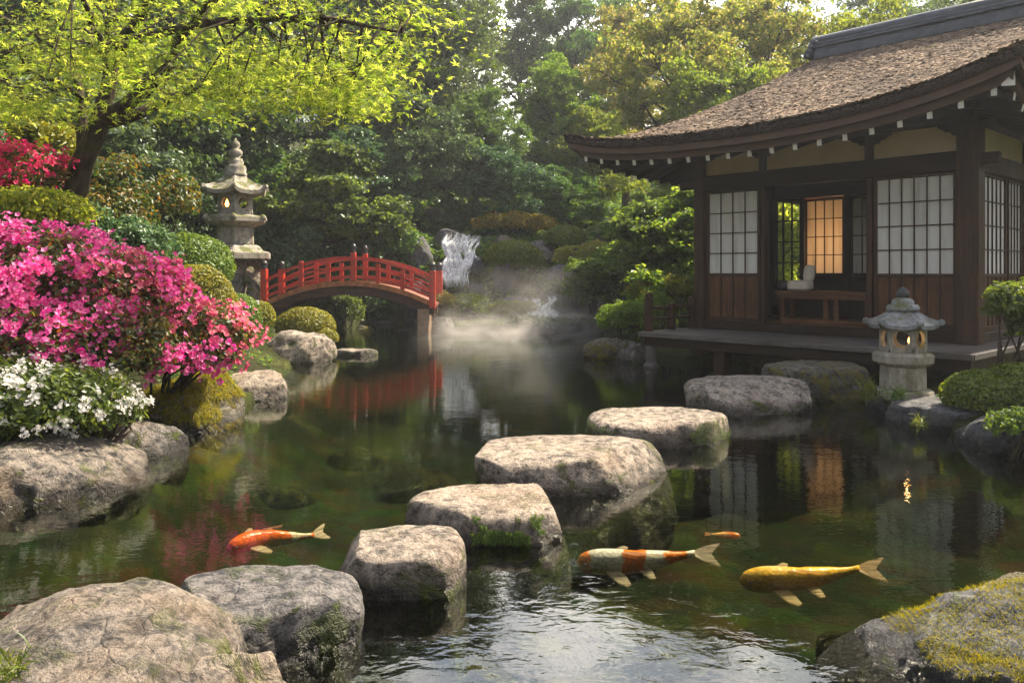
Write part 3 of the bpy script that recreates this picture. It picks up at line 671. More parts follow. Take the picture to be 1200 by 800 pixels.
# ------------------------------------------------------------------ the near maple
def near_maple():
    rng = np.random.RandomState(11); b0 = P(84, 300, 9.3); b0.z = hz(b0.x, b0.y)
    root = empty('maple_tree', b0); tag(root, 'large spreading maple with backlit yellow-green leaves leaning over the azaleas', 'tree')
    L = []
    def br(pts, r0, r1):
        V = [P(*q)-b0 for q in pts]; out = []
        for i in range(len(V)-1):
            for k in range(3):
                t = k/3; out.append(V[i].lerp(V[i+1], t)+Vector(rng.normal(size=3)*.012))
        out.append(V[-1]); m = len(out)-1; rad = [r0+(r1-r0)*(i/m)**.8 for i in range(m+1)]
        L.append((out, rad)); return out
    gnd = P(80, 300, 9.3); base = Vector((b0.x-.05, b0.y, b0.z-.2))
    q = lambda v: (600+v.x/v.y*F, HY+(EYE-v.z)/v.y*F, v.y)
    T = []
    T.append(br([q(base), (84, 235, 9.3), (98, 190, 9.3), (117, 145, 9.3)], .165, .11))
    T.append(br([(117, 145, 9.3), (124, 110, 9.3), (133, 60, 9.2), (130, 0, 9.0), (122, -80, 8.8), (128, -170, 8.8)], .11, .03))
    T.append(br([(133, 68, 9.2), (152, 40, 9.0), (168, 15, 8.6), (200, -40, 8.2), (240, -90, 7.9)], .085, .03))
    T.append(br([(117, 145, 9.3), (150, 122, 9.1), (180, 98, 8.9), (196, 78, 8.8), (208, 50, 8.6), (240, 10, 8.2), (290, -40, 7.8)], .10, .03))
    T.append(br([(120, 146, 9.3), (165, 132, 9.5), (205, 114, 9.7), (250, 92, 9.9), (295, 66, 10.1), (350, 82, 10.2), (400, 100, 10.3)], .085, .015))
    T.append(br([(100, 188, 9.3), (96, 150, 9.4), (97, 118, 9.5), (84, 78, 9.7), (62, 55, 9.9), (30, 35, 10.1), (-20, 10, 10.3)], .075, .02))
    T.append(br([(140, 52, 9.1), (190, 38, 8.6), (250, 25, 8.1), (330, 20, 7.6), (400, 25, 7.2), (470, 38, 7.0)], .06, .012))
    T.append(br([(130, 80, 9.2), (118, 50, 8.8), (108, 20, 8.4), (80, -30, 7.8), (30, -80, 7.4)], .05, .015))
    T.append(br([(210, 112, 9.7), (260, 112, 9.6), (320, 104, 9.4)], .03, .008))
    T.append(br([(300, 10, 7.9), (370, -10, 7.4), (430, -40, 7.1), (480, -70, 7.0)], .035, .01))
    T.append(br([(97, 118, 9.5), (70, 95, 9.0), (35, 85, 8.6), (-10, 95, 8.3)], .035, .01))
    allp = np.array([tuple(v) for t in T for v in t])
    pads = []
    low = lambda x: np.interp(x, [-160, 0, 40, 75, 110, 140, 175, 215, 250, 275, 300, 340, 380, 400, 430, 460, 500], [150, 118, 128, 112, 70, 80, 105, 128, 112, 124, 78, 98, 120, 128, 92, 60, 30])
    tries = 0
    while len(pads) < 145 and tries < 9000:
        tries += 1; px = rng.uniform(-170, 490); lo = low(px); py = lo-abs(rng.normal())*90 if rng.rand() < .6 else rng.uniform(-190, lo)
        if px > 380 and py < -60: continue
        D = rng.uniform(7.2, 10.6); 
        if px > 300: D = rng.uniform(6.8, 9.2)
        if rng.rand() < .75 and 80 < px < 250 and 20 < py < 135 and D < 9.6: continue
        if len(pads) < 45: py = lo-rng.uniform(0, 14)
        pads.append(np.array(P(px, py, D)-b0))
    C = []; 
    for p in pads:
        d = np.linalg.norm(allp-p-np.array([0, 0, .0]), axis=1); s = allp[d.argmin()]
        if np.linalg.norm(s-p) < 2.4:
            mid = (s+p)/2+np.array([0, 0, .10])+rng.normal(size=3)*.05; L.append(([s, mid, p], [.016, .010, .004]))
            for k in range(4):
                e = p+rng.normal(size=3)*np.array([.28, .28, .05]); L.append(([mid*.3+p*.7, e], [.005, .002]))
        m = rng.randint(80, 170); g = rng.normal(size=(m, 3))*np.array([.30, .30, .07]); r_ = np.hypot(g[:, 0], g[:, 1]); g[:, 2] -= .18*r_
        C.append(p+g)
    C = np.concatenate(C); N = np.array([0, -.35, .8])+rng.normal(size=C.shape)*.6
    yax = rng.normal(size=C.shape)+np.array([.5, -.1, -.3])
    V, Fc = scatter(C, N, .105*rng.uniform(.65, 1.25, len(C)), MAPLE, rng, yax)
    tubes_np(L, 'trunk', BARK, root, 9); npmesh('crown', V, Fc, L_MAPLE, root)
near_maple()

# ------------------------------------------------------------------ shrubs
def B(px, py, D, rx, ry, rz_): return (tuple(P(px, py, D)), (rx, ry, rz_))
low_ = lambda f: (lambda q, r: np.ones(len(q), bool))
def patch(sc_, thr, seed=0, side=None):
    def c(q, r):
        k = fbm(q*sc_, seed, 2) > thr
        return k
    return c
az = bush('azalea_bush', 'large azalea covered in bright pink blossoms above the mossy rock', 'azalea',
     [B(70, 352, 6.9, 1.0, .8, .50), B(10, 345, 6.7, .8, .8, .5), B(140, 362, 7.0, .55, .5, .38), B(110, 405, 6.6, .7, .5, .32), B(95, 315, 7.3, .5, .4, .24), B(160, 345, 7.3, .3, .3, .22), B(40, 400, 6.3, .6, .5, .35), B(190, 415, 7.0, .5, .35, .26), B(130, 420, 6.8, .5, .3, .3)],
     L_AZ, 34000, .05, 21, OVAL, base=(-4.3, 7.3, .6), shell=(.6, 1.02), bump=.34,
     flowers=[(PINK, 820, .064, AZF, 10, patch(2.4, -.28, 3)), (SALMON, 180, .064, AZF, 6, lambda q, r: (q[:, 0] > -3.4) & (q[:, 2] > 1.25))])
bush('azalea_bush', 'smaller azalea with salmon pink blossoms reaching over the water', 'azalea',
     [B(238, 392, 7.3, .42, .4, .27), B(268, 398, 7.5, .2, .25, .16), B(225, 418, 7.35, .4, .3, .2)], L_AZ, 7000, .045, 22, OVAL, shell=(.5, 1.03), bump=.25, base=(-3.45, 7.6, .3),
     flowers=[(SALMON, 110, .07, AZF, 5, patch(3., -.25, 5)), (PINK, 40, .07, AZF, 5, patch(3., .1, 7))])
bush('azalea_bush', 'crimson azalea beside the maple trunk at the upper left', 'azalea', [B(5, 203, 9.0, .72, .6, .30), B(-70, 210, 9.0, .8, .6, .35)], L_AZ, 9000, .05, 23, OVAL,
     flowers=[(CRIMSON, 380, .07, AZF, 5, patch(2., -.5, 9))])
bush('flowering_shrub', 'low shrub with clustered white flowers above the large bare boulder', 'shrub',
     [B(50, 470, 5.9, .62, .5, .27), B(125, 485, 6.1, .28, .35, .17), B(-10, 462, 5.8, .5, .5, .28)], L_MID, 12000, .05, 24, OVAL, shell=(.6, 1.02),
     flowers=[(WHITE, 190, .032, WHF, 16, patch(3.2, -.45, 11))])
HY_ = [
 ('hedge', 'yellow-green hedge under the crimson azalea', [B(30, 250, 8.3, .62, .5, .25), B(-40, 250, 8.3, .6, .5, .3), B(78, 247, 8.5, .25, .3, .16)], L_MAPLE, 15000, .06, .5),
 ('clipped_bush', 'dome-clipped green bush left of the tall stone lantern', [B(216, 312, 13.0, .80, .7, .54)], L_CLIP, 20000, .05, 0),
 ('clipped_bush', 'dome-clipped yellow-green bush directly behind the pink azalea', [B(228, 350, 10.8, .52, .5, .46), B(250, 362, 10.9, .32, .4, .35)], L_CLIPG, 17000, .045, 0),
 ('clipped_bush', 'dark green clipped bush between the yellow-green dome and the stone block', [B(278, 372, 12.5, .38, .4, .36)], L_CLIP, 8000, .045, 0),
 ('clipped_bush', 'small golden-green bush at the left foot of the bridge', [B(306, 372, 15.2, .26, .26, .32)], L_CLIPG, 5000, .05, 0),
 ('clipped_bush', 'round golden clipped bush in front of the bridge arch', [B(358, 382, 15.2, .56, .5, .36)], L_CLIPG, 13000, .05, 0),
 ('clipped_bush', 'tiny golden bush at the water beside the round golden one', [B(384, 396, 14.8, .2, .2, .16)], L_CLIPG, 2500, .045, 0),
 ('shrub', 'loose shrub with yellow young leaves behind the crimson azalea', [B(62, 185, 11.5, .5, .5, .42), B(35, 170, 11.5, .4, .4, .35)], L_CLIPG, 7000, .085, .8),
 ('shrub', 'olive shrub with golden tips behind the maple trunk', [B(135, 225, 12.5, .7, .6, .5), B(185, 235, 13, .6, .6, .45), B(125, 262, 12, .7, .6, .5)], L_AZ, 16000, .085, .8),
 ('shrub', 'dark leafy shrub between the maple trunk and the dome-clipped bush', [B(130, 290, 11, .8, .6, .4), B(90, 280, 10.5, .6, .6, .45)], L_BLUE, 12000, .08, .8),
 ('shrub', 'dark shrub behind the tall stone lantern base', [B(330, 300, 22, 1.2, .9, .9)], L_DARK, 10000, .12, .8),
 ('shrub', 'shrub with pale leaves beside the black-capped right bridge post', [B(446, 288, 23.3, 1.3, .9, .55), B(484, 300, 23.5, .5, .5, .5)], L_MID, 12000, .1, .6),
 ('shrub', 'leafy shrub on the inlet bank seen through the left of the bridge arch', [B(402, 366, 20.7, .5, .4, .42), B(384, 350, 20.9, .5, .4, .4)], L_MID, 9000, .08, .4),
 ('shrub', 'dark shrub under the bridge arch on the far bank', [B(445, 362, 23.5, 1.1, .7, .55)], L_MID, 7000, .1, .6),
 ('shrub', 'dark leafy shrub behind the left half of the bridge arch', [B(425, 360, 22.9, .9, .5, .6), B(392, 350, 22.5, 1.2, .7, .7), B(350, 330, 22.5, 1.1, .7, .8)], L_BLUE, 14000, .12, .6),
 ('shrub', 'variegated shrub at the right bridge footing', [B(520, 360, 20.3, .38, .4, .33)], L_CLIPG, 5000, .07, .4),
 ('shrub', 'shrub with white-edged leaves on the far shore right of the bridge', [B(553, 362, 20.4, .62, .5, .36)], L_LIGHT, 9000, .08, .4),
 ('shrub', 'pale low shrub at the left end of the mist', [B(598, 363, 20.6, .60, .5, .26)], L_LIGHT, 7000, .08, .4),
 ('shrub', 'grassy green plant at the far waterline below the white-edged shrub', [B(560, 384, 19.7, .7, .4, .18)], L_GRASS, 5000, .1, .4),
 ('clipped_bush', 'rounded olive bush right of the waterfall', [B(600, 302, 21.9, .8, .7, .48), B(618, 306, 22, .5, .5, .38)], L_CLIP, 15000, .07, 0),
 ('clipped_bush', 'small clipped bush high on the slope', [B(663, 279, 23.2, .62, .5, .38)], L_CLIP, 8000, .07, 0),
 ('shrub', 'yellow-leaved shrub high on the slope behind the waterfall', [B(600, 262, 24.6, 1.3, .7, .35)], L_CLIPG, 7000, .1, .6),
 ('shrub', 'peach-tipped shrub on the slope left of the big green shrub', [B(676, 303, 21.0, .6, .5, .3), B(700, 296, 21, .5, .5, .3)], L_GOLD, 8000, .08, .5),
 ('shrub', 'big green shrub behind the mist left of the pavilion', [B(722, 318, 19.5, .95, .8, .75), B(760, 300, 19, 1.0, .8, .8), B(690, 335, 20, .6, .6, .45)], L_MID, 26000, .1, .5),
 ('shrub', 'shrub beside the dark rock outside the railed deck corner', [B(735, 374, 15.2, .55, .5, .33), B(762, 366, 15.6, .5, .5, .35)], L_LIGHT, 12000, .065, .4),
 ('shrub', 'yellow-green shrub behind the deck railing', [B(795, 352, 16.0, .7, .5, .5), B(765, 340, 17, .6, .5, .4)], L_CLIPG, 12000, .08, .4),
 ('shrub', 'bright yellow-green shrub seen through the lattice window', [B(918, 285, 19.8, .9, .6, 1.0), B(900, 320, 19.6, .7, .6, .7), B(935, 240, 20.4, .8, .6, .8)], L_MAPLE, 12000, .12, .4),
 ('clipped_bush', 'low bright green bush on the right bank beside the small stone lantern', [B(1158, 462, 7.6, .42, .4, .24), B(1195, 455, 7.5, .35, .4, .24)], L_CLIP, 13000, .042, 0),
 ('shrub', 'leafy shrub before the right-hand shoji wall at the picture edge', [B(1190, 358, 7.7, .30, .3, .2), B(1228, 362, 7.8, .35, .3, .32), B(1225, 400, 7.7, .3, .3, .3)], L_MID, 11000, .07, .3),
 ('shrub', 'small leaves trailing over the right bank rock', [B(1195, 500, 6.4, .22, .25, .16)], L_MID, 1500, .045, .6),
]
for i, (nm, lab, bl, mt, n, lf, cl) in enumerate(HY_):
    clip = nm == 'clipped_bush'
    bush(nm, lab, 'hedge' if nm == 'hedge' else ('clipped bush' if clip else 'shrub'), bl, mt, n, lf, 300+i, DIAM if clip else OVAL, shell=(.8, 1.02) if clip else (.45, 1.1),
         bump=.06 if clip else .3, clump=cl*2.5, rnd=.45 if clip else .7, group='clipped bushes' if nm == 'clipped_bush' else ('shrubs' if nm == 'shrub' else None))
# undergrowth along banks and slope: uncountable
rng = np.random.RandomState(5); n = 620000
x = rng.uniform(-26, 26, n); y = 3+43*rng.rand(n)**1.15; d = pdist(x, y)
k = (d < -.12) & ~((x > 2.6) & (y > 8.2) & (y < 17) & (x < 12)) & (np.abs(x) < y*.72+1.2)
pn = fbm(np.stack([x*1.1, y*1.1, x*0], 1), 8, 3) > -.1; k &= pn; x, y = x[k][:150000], y[k][:150000]
C = np.stack([x, y, height(x, y)+rng.uniform(0, .07, len(x))+.05*(y > 18)], 1)
V, Fc = scatter(C, np.array([0, 0, .8])+rng.normal(size=C.shape)*.5, np.where(y > 22, .26, np.where(y > 17, .14, .065))*rng.uniform(.5, 1.3, len(x)), DIAM, rng)
tag(npmesh('undergrowth', V, Fc, L_MID), 'low leafy ground cover along the banks and up the slope', 'ground cover', kind='stuff')
# moss fronds hanging on the rock under the azalea and on other stones
def fronds(name, label, pts, n, size, seed, mat=L_MOSS, spread=.1, down=.4, cat='moss', kind=None, ups=.5):
    rng = np.random.RandomState(seed); pts = np.array(pts, float); c0 = pts.mean(0)
    i = rng.randint(0, len(pts), n); C = pts[i]+rng.normal(size=(n, 3))*spread-c0
    yax = rng.normal(size=C.shape)*.6+np.array([0, -.4, ups-down]); N = rng.normal(size=C.shape)*.5+np.array([0, -.5, .7])
    V, Fc = scatter(C, N, size*rng.uniform(.5, 1.3, n), BLADE, rng, yax)
    o = npmesh(name, V, Fc, mat); o.location = c0; return tag(o, label, cat, kind=kind)
def fronds_on(o, name, label, cond, n, size, seed, mat=L_MOSS, drop=.6):
    rng = np.random.RandomState(seed); me = o.data; m = len(me.vertices); V = np.empty(m*3, np.float32); me.vertices.foreach_get('co', V); V = V.reshape(-1, 3)
    N = np.empty(m*3, np.float32); me.vertices.foreach_get('normal', N); N = N.reshape(-1, 3)
    c, s_ = math.cos(o.rotation_euler.z), math.sin(o.rotation_euler.z); Rz = np.array([[c, -s_, 0], [s_, c, 0], [0, 0, 1]])
    Wp = V@Rz.T+np.array(o.location); Wn = N@Rz.T; k = np.where(cond(Wp, Wn))[0]; k = k[rng.randint(0, len(k), n)]; c0 = np.array(o.location)
    C = Wp[k]+Wn[k]*.004+rng.normal(size=(n, 3))*size*.12-c0; yax = Wn[k]*.55+rng.normal(size=(n, 3))*.5+np.array([0, 0, -drop])*(1.1-np.clip(Wn[k][:, 2:3], 0, 1))
    Vv, Fc = scatter(C, Wn[k]+rng.normal(size=(n, 3))*.6, size*rng.uniform(.5, 1.3, n), BLADE, rng, yax)
    q = npmesh(name, Vv, Fc, mat); q.location = c0; return tag(q, label, 'moss', kind='stuff')
_nz = lambda p, f, s_: fbm(p*f, s_, 3)
RK = {o['label'][:22]: o for o in bpy.data.objects if 'label' in o and o.name.startswith(('boulder', 'stepping'))}
def RKF(t): return [o for k, o in RK.items() if k.startswith(t[:22])][0]
fronds_on(RKF('craggy blue-grey boulde'), 'moss', 'golden moss over the top of the craggy near boulder', lambda p, n: (n[:, 2] > .35) & (p[:, 2] > .06) & (_nz(p, 4., 3) > -.25), 15000, .020, 6, drop=.3)
fronds_on(RKF('stepping stone with a bright'), 'moss', 'bright green moss on the front of the second stepping stone', lambda p, n: (n[:, 2] < .75) & (n[:, 1] < -.2) & (p[:, 2] > .015) & (p[:, 0] > -.22) & (p[:, 0] < .17) & (_nz(p, 7., 3) > -.15), 4200, .020, 7, L_GRASS)
fronds_on(RKF('rock hung with golden'), 'moss', 'golden hanging moss over the rock under the pink azalea', lambda p, n: (p[:, 2] > .1) & (n[:, 2] > -.2) & ((p[:, 2] > .28) | (_nz(p, 5., 3) > 0)), 15000, .055, 4, drop=1.1)
fronds_on(RKF('oval stepping stone with'), 'moss', 'short dark moss on the side of the oval stepping stone', lambda p, n: (n[:, 2] < .6) & (n[:, 1] < -.1) & (p[:, 2] > .015) & (_nz(p, 4., 9) > .0), 3500, .022, 8, L_MID)
0 and fronds('moss', 'golden hanging moss over the rock under the pink azalea', [P(px, py, 7.35+abs(px-225)*.003) for px in range(178, 276, 7) for py in (436, 446, 458, 470) if py < 500-abs(px-230)*.6], 5200, .09, 4, spread=.055, down=1.0, kind='stuff')
0 and fronds('moss', 'golden moss over the top of the craggy near boulder', [P(px, py+6, 3.1) for px in range(1045, 1200, 8) for py in (706, 713)], 5000, .022, 6, spread=.035, down=.4, kind='stuff')
0 and fronds('moss', 'bright green moss on the front of the second stepping stone', [P(px, py, 4.38) for px in range(568, 625, 6) for py in (603, 612, 620)], 2600, .024, 7, L_GRASS, spread=.018, down=.5, kind='stuff')
for i, (px, py, D, s, lab) in enumerate([(1018, 462, 8.5, .14, 'little green tuft left of the small stone lantern'), (1052, 466, 8.1, .12, 'little fern in front of the small stone lantern'),
      (10, 788, 2.35, .06, 'small green sprig in the near corner on the huge slab'), (292, 412, 12.6, .3, 'bright green grass tuft beside the rounded grey boulder'), (300, 400, 13.2, .3, 'taller grass tuft behind the rounded grey boulder'),
      (20, 500, 5.6, .14, 'fern leaves between the white-flowered shrub and the bare boulder'), (1078, 497, 7.3, .08, 'tiny sprig in a crack of the flat slate rock'),
      (760, 380, 14.5, .22, 'grass tuft beside the deck corner post')]):
    fronds('grass_tuft', lab, [P(px, py, D)], 130, s, 400+i, L_GRASS, spread=s*.35, down=0, cat='plant', ups=1.0)

# ------------------------------------------------------------------ pavilion
PL = Vector((3.13, 13.15, 0)); ANG = math.atan2(-.733, .681); DZ = .57
pav = empty('tea_pavilion', PL, ANG); tag(pav, 'dark timber tea pavilion with thatched roof and white shoji screens standing over the pond', 'pavilion')
W = 4.03; E = EYE
def wb(name, mat, *boxes, bevel=.006, parent=pav):
    mb = MB()
    for b in boxes: mb.box(*b)
    return mb.build(name, mat, parent, bevel)
# deck
planks = MB(); t = -1.35
while t < 5.2:
    planks.box(-.2, W+.42, t, t+.138, DZ-.035, DZ); t += .143
planks.build('deck_boards', WD, pav, .004)
wb('deck_fascia', WD, (-.23, W+.45, -1.39, -1.352, DZ-.075, DZ-.004), (W+.422, W+.46, -1.35, 5.2, DZ-.075, DZ-.004), (-.24, -.202, -1.35, 5.2, DZ-.075, DZ-.004))
wb('deck_beam', WH, (-.18, W+.40, -1.30, -1.18, DZ-.22, DZ-.077), (-.17, -.06, -1.17, 5, DZ-.21, DZ-.077), (W+.28, W+.39, -1.17, 5, DZ-.21, DZ-.077), (-.05, W+.27, .0, .1, DZ-.22, DZ-.077))
for s_, t_, r_, cyl in [(-.1, -1.22, .085, 1), (1.15, -1.2, .09, 0), (2.35, -1.2, .08, 0), (3.55, -1.2, .08, 0), (W+.3, -1.2, .09, 0), (-.1, .05, .08, 0), (1.3, .05, .08, 0), (2.7, .05, .08, 0), (W+.3, .05, .08, 0), (-.1, 2.5, .08, 0), (W+.3, 2.5, .08, 0)]:
    mb = MB()
    if cyl: mb.lathe([(.085, -.7), (.085, -.02), (.12, -.0), (.12, .05), (.085, .08), (.085, DZ-.22)], 16, c=(s_, t_, 0))
    else: mb.box(s_-r_, s_+r_, t_-r_, t_+r_, -.7, DZ-.222)
    mb.build('deck_post', WD if cyl else WH, pav, .008, smooth=False)
# railing on the left edge of the deck
rail = MB(); 
for t_ in (-1.27, -.68, -.12):
    h = .50 if t_ < -1 else .42
    po = MB().box(-.16, -.06, t_-.05, t_+.05, DZ+.001, DZ+h).build('railing_post', WV, pav, .008)
    if t_ < -1 or t_ > -.3:
        MB().lathe([(.055, 0), (.05, .02), (.06, .045), (.055, .08), (.02, .105)], 12, c=(-.11, t_, DZ+h+.002)).build('post_cap', WV, po, smooth=True)
wb('rail', WV, (-.135, -.085, -1.219, -.731, DZ+.34, DZ+.385), (-.135, -.085, -.629, -.171, DZ+.34, DZ+.385), (-.135, -.085, -1.219, -.731, DZ+.17, DZ+.21), (-.135, -.085, -.629, -.171, DZ+.17, DZ+.21))
wb('rail', WV, (-.05, .3, -1.295, -1.245, DZ+.34, DZ+.385), parent=pav) if False else None
# posts
TOPZ = E+1.9
wb('post', WV, (-.09, .09, -.09, .09, .1, TOPZ)); wb('post', WV, (W-.13, W+.13, -.13, .13, .1, TOPZ))
for s_, t_ in ((0, 2.25), (0, 4.0), (W, 2.25), (W, 4.0)): wb('post', WV, (s_-.09, s_+.09, t_-.09, t_+.09, .1, TOPZ))
wb('post', WV, (2.72, 2.80, -.05, .05, DZ+.13, E+1.295)); wb('post', WV, (1.10, 1.16, -.05, .05, DZ+.13, E+1.295))
# beams
wb('lintel_beam', WH, (.092, W-.132, -.085, .085, E+1.30, E+1.55), bevel=.01)
wb('side_beam', wood_mat('dark_wood_cross', (.016, .009, .006), (.060, .032, .019), 1), (W-.08, W+.085, .132, 4.0, E+1.30, E+1.55), (-.08, .08, .092, 4.0, E+1.30, E+1.55), bevel=.01)
wb('lintel_beam', WH, (-.4, -.092, -.055, .055, E+1.36, E+1.50), bevel=.01); wb('lintel_beam', WH, (W+.132, W+.34, -.055, .055, E+1.36, E+1.50), bevel=.01)
wb('plate_beam', WH, (-1.25, W+.7, -.11, .11, E+1.905, E+2.02), bevel=.01)
wb('plaster_wall', PLASTER, (.092, W-.132, -.02, .02, E+1.552, E+1.90)); wb('plaster_wall', PLASTER, (W-.02, W+.02, .132, 4.0, E+1.552, E+1.90)); wb('plaster_wall', PLASTER, (-.02, .02, .092, 4.0, E+1.552, E+1.90))
for s_ in (1.13, 2.76): wb('short_post', WV, (s_-.06, s_+.06, -.06, -.022, E+1.552, E+1.90))
# carved bracket arms between plaster and plate
for s_, sg in ((0.09, 1), (1.19, 1), (1.07, -1), (2.7, -1), (2.82, 1), (W-.13, -1), (-.09, -1)):
    mb = MB(); prof = [(0, .06), (.06, .06), (.10, .10), (.16, .115), (.20, .15), (.24, .165), (.24, .20), (0, .20)]
    n_ = len(prof); V = [(s_+sg*a, -.07, E+1.70+b) for a, b in prof]+[(s_+sg*a, -.022, E+1.70+b) for a, b in prof]
    mb.add(V, [list(range(n_)), list(range(2*n_-1, n_-1, -1))]+[[i, (i+1) % n_, n_+(i+1) % n_, n_+i] for i in range(n_)])
    mb.build('bracket', WH, pav)
# sill and threshold
wb('sill', WH, (.092, W-.132, -.08, .08, DZ+.002, DZ+.13)); wb('sill', WH, (W-.08, W+.08, .132, 4, DZ+.002, DZ+.13))
# shoji doors: local x along wall, y outward negative
def shoji(x0, x1, loc=(0, 0, 0), rz=0, cols=4, rows=4, z0=DZ+.13, zm=E-.03, z1=E+1.29, boards=4, name='shoji_screen', lab=None, bar=.014, stile=.045):
    o = MB(); o.box(x0, x0+stile, -.022, .022, z0, z1).box(x1-stile, x1, -.022, .022, z0, z1)
    o.box(x0+stile, x1-stile, -.021, .021, z1-.035, z1).box(x0+stile, x1-stile, -.021, .021, z0, z0+.07).box(x0+stile, x1-stile, -.021, .021, zm-.05, zm)
    fr = o.build(name, WV, pav, .004); fr.location = loc; fr.rotation_euler = (0, 0, rz)
    if lab: fr['label'] = lab
    a, b = x0+stile, x1-stile
    MB().box(a, b, .006, .009, zm, z1-.035).build('paper', PAPER, fr)
    la = MB()
    for i in range(1, cols): xx = a+(b-a)*i/cols; la.box(xx-bar/2, xx+bar/2, -.014, .005, zm, z1-.035)
    for j in range(1, rows): zz = zm+(z1-.035-zm)*j/rows; la.box(a, b, -.0165, .004, zz-bar/2, zz+bar/2)
    la.build('lattice', WV, fr)
    if boards:
        MB().box(a, b, .0, .012, z0+.07, zm-.05).build('board_panel', WP, fr)
        bt = MB()
        for i in range(1, boards): xx = a+(b-a)*i/boards; bt.box(xx-.013, xx+.013, -.016, -.001, z0+.07, zm-.05)
        bt.build('batten', WV, fr, .003)
    return fr
shoji(.12, 1.08, (0, -.02, 0), cols=4, boards=4); shoji(2.82, 3.88, (0, -.02, 0), cols=6, boards=6)
wb('kick_board', WH, (2.80, W-.14, -.10, -.082, DZ+.13, DZ+.24))
shoji(.27, 1.42, (W, 0, 0), R(90), cols=6, boards=6, lab=None); shoji(1.50, 2.16, (W, 0, 0), R(90), cols=4, boards=4); shoji(2.36, 3.9, (W, 0, 0), R(90), cols=7, boards=6)
# left end wall (boards), back wall, partition, interior floor and ceiling
wb('side_wall', WP, (-.03, .03, .092, 2.158, DZ+.002, E+1.298)); wb('side_wall', WP, (-.03, .03, 2.342, 3.9, DZ+.002, E+1.298)) if False else None
wb('floor_boards', WB, (.09, W-.1, .082, 2.2, DZ+.002, DZ+.14)); wb('step_board', WB, (1.3, 2.6, .25, .75, DZ+.142, DZ+.2))
wb('ceiling', WH, (.04, W-.09, .12, 3.9, E+1.56, E+1.60))
BY = 2.2
wb('back_wall', WH, (.092, .10, BY-.03, BY+.03, DZ+.14, E+1.30), (.10, .62, BY-.03, BY+.03, DZ+.14, E-.22), (.60, .68, BY-.05, BY+.05, DZ+.14, E+1.30), (.68, 1.40, BY-.02, BY+.03, DZ+.14, E-.10),
   (1.40, 1.50, BY-.05, BY+.05, DZ+.14, E+1.30), (1.50, W-.1, BY-.02, BY+.03, DZ+.14, E-.10), (.10, W-.1, BY-.04, BY+.04, E+1.30, E+1.55), (2.2, W-.1, BY-.02, BY+.03, E-.1, E+1.3))
lw = MB()
for i in range(0, 4): xx = .10+.50*i/3; lw.box(xx-.012, xx+.012, BY-.015, BY+.015, E-.22, E+1.3)
for j in range(0, 5): zz = E-.22+1.5*j/4; lw.box(.10, .60, BY-.013, BY+.013, zz-.012, zz+.012)
lw.build('lattice_window', WV, pav)
shoji(.69, 1.39, (0, BY, 0), cols=4, boards=0, z0=E-.10, zm=E-.03, z1=E+1.27, name='inner_shoji', lab='shoji panel glowing orange from a lamp behind it', stile=.03)
shoji(1.51, 2.19, (0, BY, 0), cols=4, boards=0, z0=E-.10, zm=E-.03, z1=E+1.27, name='inner_shoji', stile=.03)
wb('back_room', WP, (.62, .66, BY+.06, 3.9, DZ, E+1.5), (.62, 2.6, 3.9, 3.94, DZ, E+1.5), (1.44, 1.48, BY+.06, 3.88, DZ, E+1.5))
lp = bpy.data.lights.new('shoji_lamp', 'AREA'); lp.energy = 18; lp.color = (1, .50, .17); lp.shape = 'RECTANGLE'; lp.size = .45; lp.size_y = .9
lo = bpy.data.objects.new('shoji_lamp', lp); lnk(lo, pav); lo.location = (1.12, BY+.75, E+.45); lo.rotation_euler = (R(-90), 0, 0)
lo.rotation_euler = (R(-90), 0, 0)
# bench, cushion, box inside
def w2(s, t, z): return pav.matrix_basis @ Vector((s, t, z)) if False else Vector((PL.x+math.cos(ANG)*s-math.sin(ANG)*t, PL.y+math.sin(ANG)*s+math.cos(ANG)*t, z))
be = empty('bench', w2(1.98, .45, DZ+.14), ANG); tag(be, 'long low reddish wooden bench inside the open doorway', 'bench')
MB().box(-.80, .72, -.2, .22, .44, .49).build('seat', WB, be, .006); MB().box(-.78, .70, -.19, -.16, .37, .438).build('apron', WB, be, .004)
for xx in (-.70, .0, .16, .62): MB().box(xx-.035, xx+.035, -.18, -.12, .002, .369).build('leg', WB, be, .004)
for xx in (-.70, .62): MB().box(xx-.035, xx+.035, .13, .19, .002, .44).build('leg', WB, be, .004)
CUSH = simple('cream_cotton', (.62, .56, .47), .9, .1, 12)
V, Fc = rock_verts(8, (.20, .15, .085), .5, 4, 0, .1); o = npmesh('cushion', V, Fc, CUSH, smooth=True); o.location = w2(1.42, .55, DZ+.14+.49+.08); o.rotation_euler = (0, 0, ANG+.2); tag(o, 'cream floor cushion lying on the bench by the lattice window', 'cushion')
V, Fc = rock_verts(9, (.09, .06, .13), .4, 4, 0, .1); o = npmesh('cushion', V, Fc, CUSH, smooth=True); o.location = w2(1.55, .62, DZ+.14+.49+.27); o.rotation_euler = (0, .1, ANG); tag(o, 'small white cushion standing upright on the cream cushion', 'cushion')
mb = MB().lathe([(.02, 0), (.10, .01), (.13, .07), (.12, .13), (.10, .15)], 14); o = mb.build('bowl', BLACK, smooth=True); o.location = w2(1.22, .5, DZ+.14+.492); tag(o, 'dark round pot at the left end of the bench', 'pot')

